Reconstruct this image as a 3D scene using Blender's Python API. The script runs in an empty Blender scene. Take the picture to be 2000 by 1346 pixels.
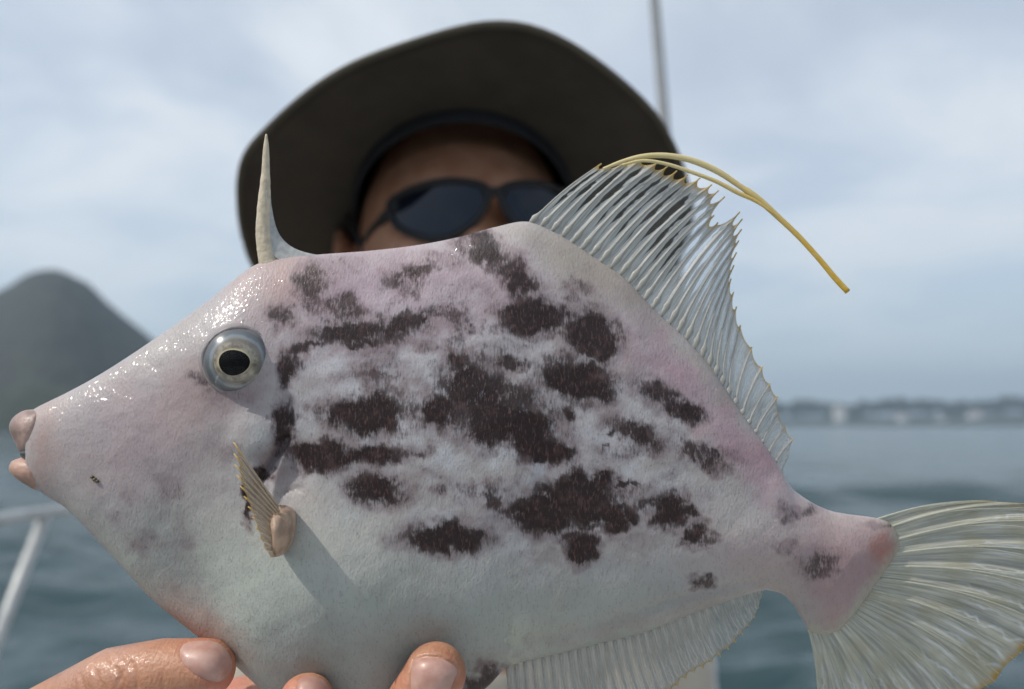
import bpy, bmesh, math, random
import numpy as np
from mathutils import Vector, Matrix
from mathutils.bvhtree import BVHTree

random.seed(7); RNG = np.random.RandomState(11)
SC = bpy.context.scene
COL = SC.collection

# ------------------------------------------------------------------ camera
FPX, CX, CY = 1700.0, 1000.0, 673.0          # focal length in photo pixels, photo centre
PITCH = math.radians(5.3)
CAM = Vector((0, 0, 1.75))
RIGHT = Vector((1, 0, 0)); UP = Vector((0, -math.sin(PITCH), math.cos(PITCH))); FWD = Vector((0, math.cos(PITCH), math.sin(PITCH)))
cam_d = bpy.data.cameras.new('camera'); cam = bpy.data.objects.new('camera', cam_d); COL.objects.link(cam)
cam.location = CAM; cam.rotation_euler = (math.pi / 2 + PITCH, 0, 0)
cam_d.sensor_width = 36; cam_d.lens = FPX / 2000 * 36
cam_d.clip_start = 0.02; cam_d.clip_end = 20000
cam_d.dof.use_dof = True; cam_d.dof.focus_distance = 0.257; cam_d.dof.aperture_fstop = 8.0
SC.camera = cam

# ------------------------------------------------------------------ sky, sun, exposure
SUN = Vector((-0.62, -0.285, 0.72)).normalized()
world = bpy.data.worlds.new('World'); SC.world = world; world.use_nodes = True
def build_sky():
    nt = world.node_tree; nt.nodes.clear()
    N = nt.nodes.new; L = nt.links.new
    out = N('ShaderNodeOutputWorld'); bg = N('ShaderNodeBackground'); bg.inputs['Strength'].default_value = 0.132
    sky = N('ShaderNodeTexSky'); sky.sky_type = 'NISHITA'; sky.sun_disc = False
    sky.sun_elevation = math.asin(SUN.z); sky.sun_rotation = math.atan2(SUN.x, SUN.y)
    sky.air_density = 1.0; sky.dust_density = 1.2; sky.ozone_density = 1.5
    tc = N('ShaderNodeTexCoord'); sep = N('ShaderNodeSeparateXYZ'); L(tc.outputs['Generated'], sep.inputs[0])
    # flatten the view direction on to a cloud layer so the bands close up towards the horizon
    az = N('ShaderNodeMath'); az.operation = 'ABSOLUTE'; L(sep.outputs['Z'], az.inputs[0])
    ad = N('ShaderNodeMath'); ad.operation = 'ADD'; ad.inputs[1].default_value = 0.16; L(az.outputs[0], ad.inputs[0])
    dx = N('ShaderNodeMath'); dx.operation = 'DIVIDE'; L(sep.outputs['X'], dx.inputs[0]); L(ad.outputs[0], dx.inputs[1])
    dy = N('ShaderNodeMath'); dy.operation = 'DIVIDE'; L(sep.outputs['Y'], dy.inputs[0]); L(ad.outputs[0], dy.inputs[1])
    cb = N('ShaderNodeCombineXYZ'); L(dx.outputs[0], cb.inputs[0]); L(dy.outputs[0], cb.inputs[1])
    n1 = N('ShaderNodeTexNoise'); n1.inputs['Scale'].default_value = 1.25; n1.inputs['Detail'].default_value = 7; n1.inputs['Roughness'].default_value = 0.52; n1.inputs['Distortion'].default_value = 0.5
    L(cb.outputs[0], n1.inputs['Vector'])
    mr = N('ShaderNodeMapRange'); mr.interpolation_type = 'SMOOTHSTEP'; mr.inputs[1].default_value = 0.36; mr.inputs[2].default_value = 0.68; mr.inputs[3].default_value = 0.50; mr.inputs[4].default_value = 0.96
    L(n1.outputs[0], mr.inputs[0])
    # the cloud sheet thins out towards the horizon
    hz = N('ShaderNodeMapRange'); hz.inputs[1].default_value = 0.0; hz.inputs[2].default_value = 0.25; hz.inputs[3].default_value = 0.75; hz.inputs[4].default_value = 1.0
    L(az.outputs[0], hz.inputs[0])
    mu = N('ShaderNodeMath'); mu.operation = 'MULTIPLY'; L(mr.outputs[0], mu.inputs[0]); L(hz.outputs[0], mu.inputs[1])
    mix = N('ShaderNodeMix'); mix.data_type = 'RGBA'; mix.inputs[7].default_value = (6.35, 6.70, 7.05, 1)
    L(mu.outputs[0], mix.inputs[0]); L(sky.outputs[0], mix.inputs[6])
    L(mix.outputs[2], bg.inputs[0]); L(bg.outputs[0], out.inputs[0])
build_sky()
sl = bpy.data.lights.new('sun', 'SUN'); sl.energy = 3.2; sl.angle = math.radians(0.6); sl.color = (1.0, 0.94, 0.84)
so = bpy.data.objects.new('sun', sl); COL.objects.link(so); so.rotation_euler = SUN.to_track_quat('Z', 'Y').to_euler(); so.location = (0, 0, 30)
SC.view_settings.view_transform = 'Standard'; SC.view_settings.look = 'None'
SC.view_settings.exposure = 0.1; SC.view_settings.gamma = 1.0; SC.view_settings.use_curve_mapping = False
SC.render.engine = 'CYCLES'
SC.cycles.use_denoising = True
SC.cycles.max_bounces = 8; SC.cycles.transparent_max_bounces = 24; SC.cycles.volume_bounces = 0
SC.cycles.sample_clamp_indirect = 6.0
SC.cycles.caustics_reflective = False; SC.cycles.caustics_refractive = False

# ------------------------------------------------------------------ helpers
def P(px, py, d):                             # a point at depth d along the viewing axis
    return CAM + FWD * d + RIGHT * ((px - CX) / FPX * d) + UP * ((CY - py) / FPX * d)
def tag(o, label=None, cat=None, group=None, kind=None):
    for k, v in (('label', label), ('category', cat), ('group', group), ('kind', kind)):
        if v: o[k] = v
    return o
def mesh_obj(name, verts, faces, mat=None, parent=None, smooth=True):
    me = bpy.data.meshes.new(name)
    me.from_pydata([tuple(v) for v in verts], [], [tuple(f) for f in faces]); me.update()
    if smooth: me.polygons.foreach_set('use_smooth', [True] * len(me.polygons))
    return link(name, me, mat, parent)
def link(name, me, mat=None, parent=None):
    o = bpy.data.objects.new(name, me); COL.objects.link(o)
    if mat:
        me.materials.clear(); me.materials.append(mat)
    if parent: o.parent = parent
    return o
def empty(name, loc, rot=(0, 0, 0)):
    o = bpy.data.objects.new(name, None); COL.objects.link(o); o.location = loc; o.rotation_euler = rot; o.empty_display_size = 0.05
    return o
def fattr(o, name, data):
    a = o.data.attributes.new(name, 'FLOAT', 'POINT'); a.data.foreach_set('value', np.asarray(data, dtype=np.float32))
def cattr(o, name, data):
    a = o.data.attributes.new(name, 'FLOAT_COLOR', 'POINT')
    d = np.ones((len(data), 4), dtype=np.float32); d[:, :3] = data; a.data.foreach_set('color', d.ravel())

def catmull(pts, n, closed=False):
    """n samples of a centripetal-like Catmull-Rom curve through pts (any dimension), even in arc length"""
    p = np.asarray(pts, float); k = len(p)
    if closed: ext = np.vstack([p[-1], p, p[0], p[1]]); segs = k
    else: ext = np.vstack([2 * p[0] - p[1], p, 2 * p[-1] - p[-2]]); segs = k - 1
    out = []
    m = 24
    for i in range(segs):
        a, b, c, d = ext[i:i + 4]
        t = np.linspace(0, 1, m, endpoint=False)[:, None]
        out.append(0.5 * ((2 * b) + (-a + c) * t + (2 * a - 5 * b + 4 * c - d) * t ** 2 + (-a + 3 * b - 3 * c + d) * t ** 3))
    out = np.vstack(out + [ext[segs + 1][None, :]])
    s = np.r_[0, np.cumsum(np.linalg.norm(np.diff(out[:, :min(3, out.shape[1])], axis=0), axis=1))]
    q = np.linspace(0, s[-1], n, endpoint=not closed)
    return np.stack([np.interp(q, s, out[:, j]) for j in range(out.shape[1])], 1)

_perm = RNG.rand(256, 256)
def vnoise(x, y):
    xi = np.floor(x).astype(int); yi = np.floor(y).astype(int); fx = x - xi; fy = y - yi
    fx = fx * fx * (3 - 2 * fx); fy = fy * fy * (3 - 2 * fy)
    g = lambda a, b: _perm[a % 256, b % 256]
    return (g(xi, yi) * (1 - fx) + g(xi + 1, yi) * fx) * (1 - fy) + (g(xi, yi + 1) * (1 - fx) + g(xi + 1, yi + 1) * fx) * fy
def fbm(x, y, o=4):
    s = 0; a = 0.5; t = 0
    for i in range(o):
        s = s + a * vnoise(x * 2 ** i + 17.3 * i, y * 2 ** i + 5.1 * i); t += a; a *= 0.5
    return s / t

def tube(path, radii, n=10, flat=1.0, cap=True, flat_dir=None):
    """swept tube; flat squeezes it along flat_dir"""
    p = np.asarray(path, float); m = len(p); r = np.broadcast_to(np.asarray(radii, float), (m,))
    tg = np.gradient(p, axis=0); tg /= np.linalg.norm(tg, axis=1)[:, None] + 1e-12
    fd = np.array(flat_dir if flat_dir is not None else (0.0, 1.0, 0.0)); V = []
    for i in range(m):
        b = fd - tg[i] * fd.dot(tg[i])
        if np.linalg.norm(b) < 1e-4: b = np.array((0, 0, 1.0)) - tg[i] * tg[i][2]
        b /= np.linalg.norm(b); a = np.cross(tg[i], b)
        for k in range(n):
            th = 2 * math.pi * k / n
            V.append(p[i] + r[i] * (math.cos(th) * a + flat * math.sin(th) * b))
    Fc = [(i * n + k, i * n + (k + 1) % n, (i + 1) * n + (k + 1) % n, (i + 1) * n + k) for i in range(m - 1) for k in range(n)]
    if cap:
        Fc.append(tuple(range(n - 1, -1, -1))); Fc.append(tuple((m - 1) * n + k for k in range(n)))
    return V, Fc
def merge(*parts):
    V, Fc = [], []
    for v, f in parts:
        o = len(V); V += [tuple(x) for x in v]; Fc += [tuple(i + o for i in q) for q in f]
    return V, Fc
def box(x0, x1, y0, y1, z0, z1):
    v = [(x, y, z) for z in (z0, z1) for y in (y0, y1) for x in (x0, x1)]
    return v, [(0, 2, 3, 1), (4, 5, 7, 6), (0, 1, 5, 4), (2, 6, 7, 3), (0, 4, 6, 2), (1, 3, 7, 5)]
def ellipsoid(c, r, nu=24, nv=16, M=None):
    V = []; Fc = []
    for j in range(nv + 1):
        th = math.pi * j / nv
        for i in range(nu):
            ph = 2 * math.pi * i / nu
            v = Vector((r[0] * math.sin(th) * math.cos(ph), r[1] * math.sin(th) * math.sin(ph), r[2] * math.cos(th)))
            if M: v = M @ v
            V.append(Vector(c) + v)
    for j in range(nv):
        for i in range(nu):
            Fc.append((j * nu + i, (j + 1) * nu + i, (j + 1) * nu + (i + 1) % nu, j * nu + (i + 1) % nu))
    return V, Fc
def capsules(chain):
    """closed tapered capsules along [(point, radius), ...]"""
    parts = []
    for (a, ra), (b, rb) in zip(chain[:-1], chain[1:]):
        a = Vector(a); b = Vector(b); L = (b - a).length; q = (b - a).to_track_quat('Z', 'Y').to_matrix()
        prof = []
        for t in np.linspace(-math.pi / 2, 0, 7): prof.append((ra * math.cos(t), ra * math.sin(t)))
        for t in np.linspace(0, math.pi / 2, 7): prof.append((rb * math.cos(t), L + rb * math.sin(t)))
        n = 20; V = []; Fc = []
        for (r, z) in prof:
            for k in range(n):
                th = 2 * math.pi * k / n
                V.append(a + q @ Vector((max(r, 1e-5) * math.cos(th), max(r, 1e-5) * math.sin(th), z)))
        for i in range(len(prof) - 1):
            for k in range(n):
                Fc.append((i * n + k, i * n + (k + 1) % n, (i + 1) * n + (k + 1) % n, (i + 1) * n + k))
        Fc.append(tuple(range(n - 1, -1, -1))); Fc.append(tuple((len(prof) - 1) * n + k for k in range(n)))
        parts.append((V, Fc))
    return merge(*parts)
def remesh(vf, voxel, smooth=4):
    me = bpy.data.meshes.new('tmp'); me.from_pydata([tuple(v) for v in vf[0]], [], vf[1]); me.update()
    o = bpy.data.objects.new('tmp', me); COL.objects.link(o)
    m = o.modifiers.new('r', 'REMESH'); m.mode = 'VOXEL'; m.voxel_size = voxel
    s = o.modifiers.new('s', 'SMOOTH'); s.factor = 0.5; s.iterations = smooth
    dg = bpy.context.evaluated_depsgraph_get(); dg.update()
    r = bpy.data.meshes.new_from_object(o.evaluated_get(dg))
    V = [v.co.copy() for v in r.vertices]; Fc = [tuple(p.vertices) for p in r.polygons]
    bpy.data.objects.remove(o); bpy.data.meshes.remove(me); bpy.data.meshes.remove(r)
    return V, Fc

# ------------------------------------------------------------------ materials
class Mat:
    def __init__(s, name):
        s.m = bpy.data.materials.new(name); s.m.use_nodes = True; s.nt = s.m.node_tree
        s.b = s.nt.nodes['Principled BSDF']; s.out = s.nt.nodes['Material Output']
    def n(s, t, **kw):
        x = s.nt.nodes.new('ShaderNode' + t)
        for k, v in kw.items():
            if k in x.inputs.keys(): x.inputs[k].default_value = v
            else: setattr(x, k, v)
        return x
    def l(s, a, b): s.nt.links.new(a, b)
    def set(s, **kw):
        for k, v in kw.items(): s.b.inputs[k.replace('_', ' ')].default_value = v
        return s
    def attr(s, name): return s.n('Attribute', attribute_name=name)
    def coords(s, scale=(1, 1, 1), kind='Object'):
        tc = s.n('TexCoord'); mp = s.n('Mapping'); mp.inputs['Scale'].default_value = scale; s.l(tc.outputs[kind], mp.inputs[0]); return mp.outputs[0]
    def noise(s, vec, scale, detail=4, rough=0.5, dist=0.0):
        x = s.n('TexNoise'); x.inputs['Scale'].default_value = scale; x.inputs['Detail'].default_value = detail; x.inputs['Roughness'].default_value = rough; x.inputs['Distortion'].default_value = dist
        if vec: s.l(vec, x.inputs['Vector'])
        return x.outputs[0]
    def math(s, op, a, b=None, c=None):
        x = s.n('Math'); x.operation = op
        for i, v in enumerate((a, b, c)):
            if v is None: continue
            if isinstance(v, (int, float)): x.inputs[i].default_value = v
            else: s.l(v, x.inputs[i])
        return x.outputs[0]
    def rng(s, v, a, b, c=0.0, d=1.0, smooth=True):
        x = s.n('MapRange'); x.interpolation_type = 'SMOOTHSTEP' if smooth else 'LINEAR'
        for i, q in enumerate((a, b, c, d)): x.inputs[i + 1].default_value = q
        s.l(v, x.inputs[0]); return x.outputs[0]
    def mix(s, f, a, b, blend='MIX'):
        x = s.n('Mix'); x.data_type = 'RGBA'; x.blend_type = blend
        for i, v in ((0, f), (6, a), (7, b)):
            if isinstance(v, (int, float)): x.inputs[i].default_value = v
            elif isinstance(v, tuple): x.inputs[i].default_value = v if len(v) == 4 else v + (1,)
            else: s.l(v, x.inputs[i])
        return x.outputs[2]
    def bump(s, h, strength, dist, normal=None):
        x = s.n('Bump'); x.inputs['Strength'].default_value = strength; x.inputs['Distance'].default_value = dist; s.l(h, x.inputs['Height'])
        if normal: s.l(normal, x.inputs['Normal'])
        s.l(x.outputs[0], s.b.inputs['Normal']); return x.outputs[0]
    def base(s, c): s.l(c, s.b.inputs['Base Color']); return s
    def mixshader(s, f, a, b):
        x = s.n('MixShader')
        if isinstance(f, float): x.inputs[0].default_value = f
        else: s.l(f, x.inputs[0])
        s.l(a, x.inputs[1]); s.l(b, x.inputs[2]); return x.outputs[0]

def simple(name, col, rough=0.5, var=0.12, scale=20.0, metal=0.0, bump=0.0, bscale=200.0):
    m = Mat(name); c = m.coords(); n = m.noise(c, scale, 5)
    d = tuple(max(0, x * (1 - var * 2)) for x in col); e = tuple(x * (1 + var) for x in col)
    m.base(m.mix(m.rng(n, 0.3, 0.7), d, e)).set(Roughness=rough, Metallic=metal)
    if bump: m.bump(m.noise(c, bscale, 4), bump, 0.001)
    return m.m

def fish_skin():
    m = Mat('fish_skin')
    oc = m.coords((1, 0.35, 1))
    streakv = m.coords((1650, 300, 480)); streak = m.noise(streakv, 1.0, 2, 0.6, 0.4)
    mid = m.noise(oc, 260, 4, 0.6); big = m.noise(oc, 70, 4, 0.55)
    b = m.attr('blotch').outputs['Fac']
    v = m.math('ADD', b, m.math('MULTIPLY', m.math('SUBTRACT', streak, 0.5), 0.80))
    v = m.math('ADD', v, m.math('MULTIPLY', m.math('SUBTRACT', mid, 0.5), 0.95))
    mask = m.rng(v, 0.27, 0.75)
    tint = m.attr('tint').outputs['Color']
    tint = m.mix(m.rng(big, 0.35, 0.7, 0, 0.16), tint, (0.50, 0.49, 0.51))
    tint = m.mix(m.rng(mid, 0.50, 0.78, 0, 0.22), tint, (0.26, 0.22, 0.225))
    # pale pores and short dashes of the sandpaper skin
    tint = m.mix(m.rng(streak, 0.50, 0.75, 0, 0.32), tint, (0.20, 0.17, 0.17))
    dark = m.mix(m.rng(streak, 0.30, 0.50), (0.072, 0.038, 0.035), (0.015, 0.0055, 0.0055))
    vp = m.n('TexVoronoi'); vp.inputs['Scale'].default_value = 1.0; m.l(m.coords((760, 300, 600)), vp.inputs['Vector'])
    tint = m.mix(m.rng(vp.outputs['Distance'], 0.24, 0.10, 0, 0.30), tint, (0.16, 0.145, 0.14))     # pores
    dark = m.mix(m.rng(mid, 0.52, 0.75, 0, 0.35), dark, (0.12, 0.065, 0.060))
    col = m.mix(m.math('MULTIPLY', mask, m.rng(b, 0.25, 0.9, 0.50, 0.97)), tint, dark)
    m.base(col)
    m.b.inputs['Subsurface Weight'].default_value = 0.12; m.b.inputs['Subsurface Radius'].default_value = (0.0045, 0.0025, 0.002); m.b.inputs['Subsurface Scale'].default_value = 1.0
    m.set(Roughness=0.5); m.b.inputs['Specular IOR Level'].default_value = 0.3
    wet = m.attr('wet').outputs['Fac']
    m.l(m.rng(wet, 0, 1, 0.0, 1.0), m.b.inputs['Coat Weight']); m.b.inputs['Coat Roughness'].default_value = 0.055
    vor = m.n('TexVoronoi'); vor.inputs['Scale'].default_value = 1.0; m.l(m.coords((1500, 500, 950)), vor.inputs['Vector'])
    h = m.math('ADD', m.math('MULTIPLY', vor.outputs['Distance'], 0.8), m.math('MULTIPLY', streak, 0.7))
    h = m.math('ADD', h, m.math('MULTIPLY', mid, 0.15))
    nb = m.bump(h, 0.40, 0.00026)
    cbn = m.n('Bump'); cbn.inputs['Strength'].default_value = 1.0; cbn.inputs['Distance'].default_value = 0.00046; m.l(m.noise(m.coords((1, 0.5, 1)), 780, 1.5, 0.5), cbn.inputs['Height']); m.l(cbn.outputs[0], m.b.inputs['Coat Normal'])
    return m.m
def fin_membrane(name, tint=(0.66, 0.67, 0.65), edge=(0.55, 0.36, 0.08), alpha=0.97, slit=1.0, band=0.0):
    m = Mat(name)
    u = m.attr('across').outputs['Fac']; v = m.attr('along').outputs['Fac']
    cid = m.math('FLOOR', u); fu = m.math('FRACT', u)
    cv = m.n('CombineXYZ'); m.l(m.math('MULTIPLY', cid, 7.31), cv.inputs[0]); m.l(m.math('MULTIPLY', v, 4.0), cv.inputs[1])
    wob = m.noise(cv.outputs[0], 1.0, 3)
    cv2 = m.n('CombineXYZ'); m.l(m.math('MULTIPLY', u, 6.0), cv2.inputs[0]); m.l(m.math('MULTIPLY', v, 2.2), cv2.inputs[1])
    fib = m.noise(cv2.outputs[0], 1.0, 4, 0.6)
    off = m.math('ABSOLUTE', m.math('SUBTRACT', fu, m.math('ADD', 0.30, m.math('MULTIPLY', wob, 0.42))))
    width = m.math('MULTIPLY', m.math('MULTIPLY', m.rng(v, 0.22, 0.55), m.rng(v, 1.0, 0.84)), m.rng(wob, 0.32, 0.64, 0.03, 0.25))
    clear = m.rng(m.math('SUBTRACT', off, width), 0.05, -0.05)          # 1 in the clear slit of the membrane
    clear = m.math('MULTIPLY', clear, slit); clear = m.math('MULTIPLY', clear, m.rng(u, 13.0, 19.0, 1.0, 0.35))
    rim = m.math('MULTIPLY', m.rng(m.math('ABSOLUTE', m.math('SUBTRACT', m.math('SUBTRACT', off, width), 0.10)), 0.09, 0.0), m.rng(v, 0.3, 0.7))
    col = m.mix(m.rng(fib, 0.3, 0.7), tuple(x * (0.55 if band else 0.72) for x in tint), tint)
    col = m.mix(m.math('MULTIPLY', rim, 0.7), col, (0.78, 0.80, 0.82))
    if band:
        bn = m.noise(m.coords((1, 1, 1)), 95, 3); col = m.mix(m.rng(bn, 0.45, 0.68, 0, band), col, (0.36, 0.325, 0.18))
    col = m.mix(m.rng(m.math('ADD', v, m.math('MULTIPLY', fib, 0.10)), 0.985, 1.06), col, edge)
    m.base(col).set(Roughness=0.38)
    m.b.inputs['Coat Weight'].default_value = 0.12
    cv3 = m.n('CombineXYZ'); m.l(m.math('MULTIPLY', u, 9.0), cv3.inputs[0]); m.l(m.math('MULTIPLY', v, 5.0), cv3.inputs[1])
    m.bump(m.noise(cv3.outputs[0], 1.0, 3), 0.5, 0.0006)
    tr = m.n('BsdfTranslucent'); m.l(col, tr.inputs[0])
    body = m.mixshader(0.38, m.b.outputs[0], tr.outputs[0])
    tp = m.n('BsdfTransparent')
    a = m.math('MULTIPLY', m.rng(fib, 0.25, 0.7, alpha - 0.16, min(1.0, alpha + 0.12)), m.math('SUBTRACT', 1.0, m.math('MULTIPLY', clear, 0.86)))
    a = m.math('MAXIMUM', a, m.rng(v, 0.20, 0.02, 0, 0.95))
    m.l(m.mixshader(a, tp.outputs[0], body), m.out.inputs[0])
    return m.m
def ray_mat(name, c0, c1, y0=0.8):
    m = Mat(name); v = m.attr('along').outputs['Fac']; n = m.noise(m.coords(), 900, 3)
    col = m.mix(m.rng(v, y0, 1.0), c0, c1); col = m.mix(m.rng(n, 0.35, 0.7, 0, 0.14), col, (0.70, 0.70, 0.66))
    m.base(col).set(Roughness=0.42); m.b.inputs['Coat Weight'].default_value = 0.15
    m.b.inputs['Subsurface Weight'].default_value = 0.25; m.b.inputs['Subsurface Radius'].default_value = (0.003, 0.0025, 0.002)
    return m.m
def skin(name):
    m = Mat(name); c = m.coords()
    n1 = m.noise(c, 60, 4); n2 = m.noise(c, 420, 4, 0.6)
    col = m.mix(m.rng(n1, 0.3, 0.7), (0.39, 0.175, 0.098), (0.50, 0.255, 0.155))
    col = m.mix(m.rng(n2, 0.48, 0.75, 0, 0.5), col, (0.34, 0.12, 0.065))
    red = m.attr('flush').outputs['Fac']; col = m.mix(m.math('MULTIPLY', red, 0.65), col, (0.56, 0.19, 0.14))
    m.base(col).set(Roughness=0.48)
    m.b.inputs['Subsurface Weight'].default_value = 0.18; m.b.inputs['Subsurface Radius'].default_value = (0.006, 0.0025, 0.0015)
    wet = m.attr('wet').outputs['Fac']; m.l(m.rng(wet, 0, 1, 0.0, 0.8), m.b.inputs['Coat Weight']); m.b.inputs['Coat Roughness'].default_value = 0.10
    vor = m.n('TexVoronoi'); vor.inputs['Scale'].default_value = 900; m.l(c, vor.inputs['Vector'])
    wr = m.noise(m.coords((1500, 300, 350)), 1.0, 3, 0.6, 1.0)
    h = m.math('ADD', m.math('MULTIPLY', vor.outputs['Distance'], 0.35), m.math('MULTIPLY', n2, 0.8)); h = m.math('ADD', h, m.math('MULTIPLY', wr, 0.7))
    nb = m.bump(h, 0.6, 0.00058); m.l(nb, m.b.inputs['Coat Normal'])
    return m.m

M_FISH = fish_skin()
M_SKIN = skin('person_skin')
M_MEM = fin_membrane('fin_membrane')
M_MEM_ANAL = fin_membrane('anal_membrane', (0.58, 0.58, 0.54), (0.42, 0.30, 0.10), 0.82, 0.35)
M_MEM_TAIL = fin_membrane('tail_membrane', (0.60, 0.59, 0.51), (0.40, 0.25, 0.05), 0.93, 0.0, 0.45)
M_RAY = ray_mat('fin_ray', (0.33, 0.325, 0.30), (0.48, 0.33, 0.08), 0.86)
M_RAY_TAIL = ray_mat('tail_ray', (0.42, 0.42, 0.34), (0.42, 0.36, 0.20), 0.75)
M_FILAMENT = ray_mat('yellow_filament', (0.60, 0.50, 0.24), (0.62, 0.38, 0.015), 0.25)
M_SPINE = simple('spine_bone', (0.56, 0.48, 0.36), 0.32, 0.10, 500, bump=0.3, bscale=900)
M_LIP = simple('lip_flesh', (0.37, 0.255, 0.225), 0.42, 0.22, 110, bump=0.3, bscale=700)
M_LIP2 = simple('lower_lip_flesh', (0.43, 0.265, 0.205), 0.42, 0.2, 110, bump=0.3, bscale=700)
M_PEC = simple('pectoral_flesh', (0.44, 0.305, 0.22), 0.45, 0.16, 260, bump=0.4, bscale=900)
M_MOUTH = simple('mouth_dark', (0.05, 0.05, 0.05), 0.4)

# ------------------------------------------------------------------ the water, the hill, the far shore
def build_water():
    na, nr = 900, 300
    r = 0.6 * (6000 / 0.6) ** (np.arange(nr) / (nr - 1)); th = np.linspace(0, 2 * math.pi, na, endpoint=False)
    R, T = np.meshgrid(r, th, indexing='ij'); X = R * np.cos(T); Y = R * np.sin(T) + 0.8; Z = np.zeros_like(X)
    gap = np.maximum(R * 2 * math.pi / na, R * (math.log(6000 / 0.6) / nr))
    rg = np.random.RandomState(5)
    for k in range(70):
        lam = 0.45 * (9.0 / 0.45) ** rg.rand(); ang = math.radians(250) + rg.randn() * 0.55; amp = 0.0120 * lam ** 0.80 * (0.6 + rg.rand() * 0.8)
        fade = np.clip((lam / gap - 2.5) / 3.0, 0, 1)
        ph = (X * math.cos(ang) + Y * math.sin(ang)) * 2 * math.pi / lam + rg.rand() * 6.28
        Z += amp * fade * (np.sin(ph) + 0.25 * np.sin(2 * ph + 1.2))
    V = np.stack([X, Y, Z], -1).reshape(-1, 3); n = len(V)
    i, j = np.meshgrid(np.arange(nr - 1), np.arange(na), indexing='ij'); j2 = (j + 1) % na
    Fq = np.stack([i * na + j, (i + 1) * na + j, (i + 1) * na + j2, i * na + j2], -1).reshape(-1, 4)
    V = np.vstack([V, [[0, 0.8, 0]]]); tri = [(k, (k + 1) % na, n) for k in range(na)]
    m = Mat('sea_water'); c = m.coords((1, 1, 1))
    m.b.inputs['Base Color'].default_value = (0.020, 0.046, 0.052, 1); m.set(Roughness=0.16, IOR=1.333)
    n1 = m.noise(m.coords((0.9, 2.2, 1)), 1.0, 5, 0.55, 0.6); n2 = m.noise(m.coords((0.12, 0.3, 1)), 1.0, 5, 0.6)
    h = m.math('ADD', m.math('MULTIPLY', n1, 0.4), n2); m.bump(h, 0.40, 0.40)
    o = mesh_obj('sea', V, [tuple(f) for f in Fq.tolist()] + tri, m.m); tag(o, kind='structure'); return o
build_water()

def leaf_mat(name, a, b, scale):
    m = Mat(name); c = m.coords(); n = m.noise(c, scale, 6, 0.65)
    m.base(m.mix(m.rng(n, 0.3, 0.7), a, b)).set(Roughness=0.8); m.bump(n, 1.0, 6.0); return m.m
M_FOREST = leaf_mat('forest_slope', (0.007, 0.012, 0.010), (0.020, 0.027, 0.020), 0.07)
M_WOOD = leaf_mat('shore_trees', (0.012, 0.022, 0.012), (0.035, 0.048, 0.022), 0.15)
def hill(name, prof, D, depth, mat, bump_amp, seed):
    """a ridge whose skyline runs through prof [(px, py), ...] at distance D, falling to the water in front and behind"""
    q = catmull(prof, 220); xs, hs = [], []
    for px, py in q:
        w = P(px, py, D); xs.append(w.x); hs.append(max(w.z, -2))
    xs = np.array(xs); hs = np.array(hs); ny = 90; s = np.linspace(-1, 1, ny); y0 = P(CX, CY, D).y
    X = np.repeat(xs[:, None], ny, 1); shape = np.cos(np.clip(np.abs(s), 0, 1) * math.pi / 2) ** 0.9
    Zs = hs[:, None] * shape[None, :] - 3
    Y = y0 + s[None, :] * depth * (0.5 + 0.5 * np.clip(hs / hs.max(), 0, 1))[:, None] + np.zeros_like(X)
    X = X * (Y / y0)
    Zs += (fbm(X / 60 + seed, Y / 60, 5) - 0.5) * bump_amp + (fbm(X / 9 + seed, Y / 9 + 4, 3) - 0.5) * bump_amp * 0.5 * np.clip(Zs / 20, 0, 1)
    X = X + (fbm(X / 90 + seed + 9, Y / 90, 3) - 0.5) * bump_amp
    V = np.stack([X, Y, Zs], -1).reshape(-1, 3); nx = len(xs)
    Fq = [(a * ny + b, (a + 1) * ny + b, (a + 1) * ny + b + 1, a * ny + b + 1) for a in range(nx - 1) for b in range(ny - 1)]
    return tag(mesh_obj(name, V, Fq, mat), kind='structure')
hill('hill', [(-1150, 838), (-800, 800), (-520, 752), (-320, 705), (-180, 655), (-90, 607), (0, 556), (45, 530), (90, 520), (130, 528), (170, 550), (205, 580), (255, 622), (310, 664), (390, 718), (490, 764), (630, 800), (810, 826), (940, 840)], 620, 170, M_FOREST, 6, 3)
hill('headland', [(-1100, 842), (-700, 812), (-300, 796), (-60, 768), (20, 748), (90, 740), (150, 753), (240, 790), (380, 820), (480, 842)], 430, 30, M_WOOD, 5, 8)
SD = 1700.0
hill('shore', [(560, 842), (800, 828), (1100, 822), (1400, 818), (1700, 812), (2000, 806), (2400, 800), (2900, 810), (3400, 842)], SD, 260, M_WOOD, 5, 21)
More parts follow.
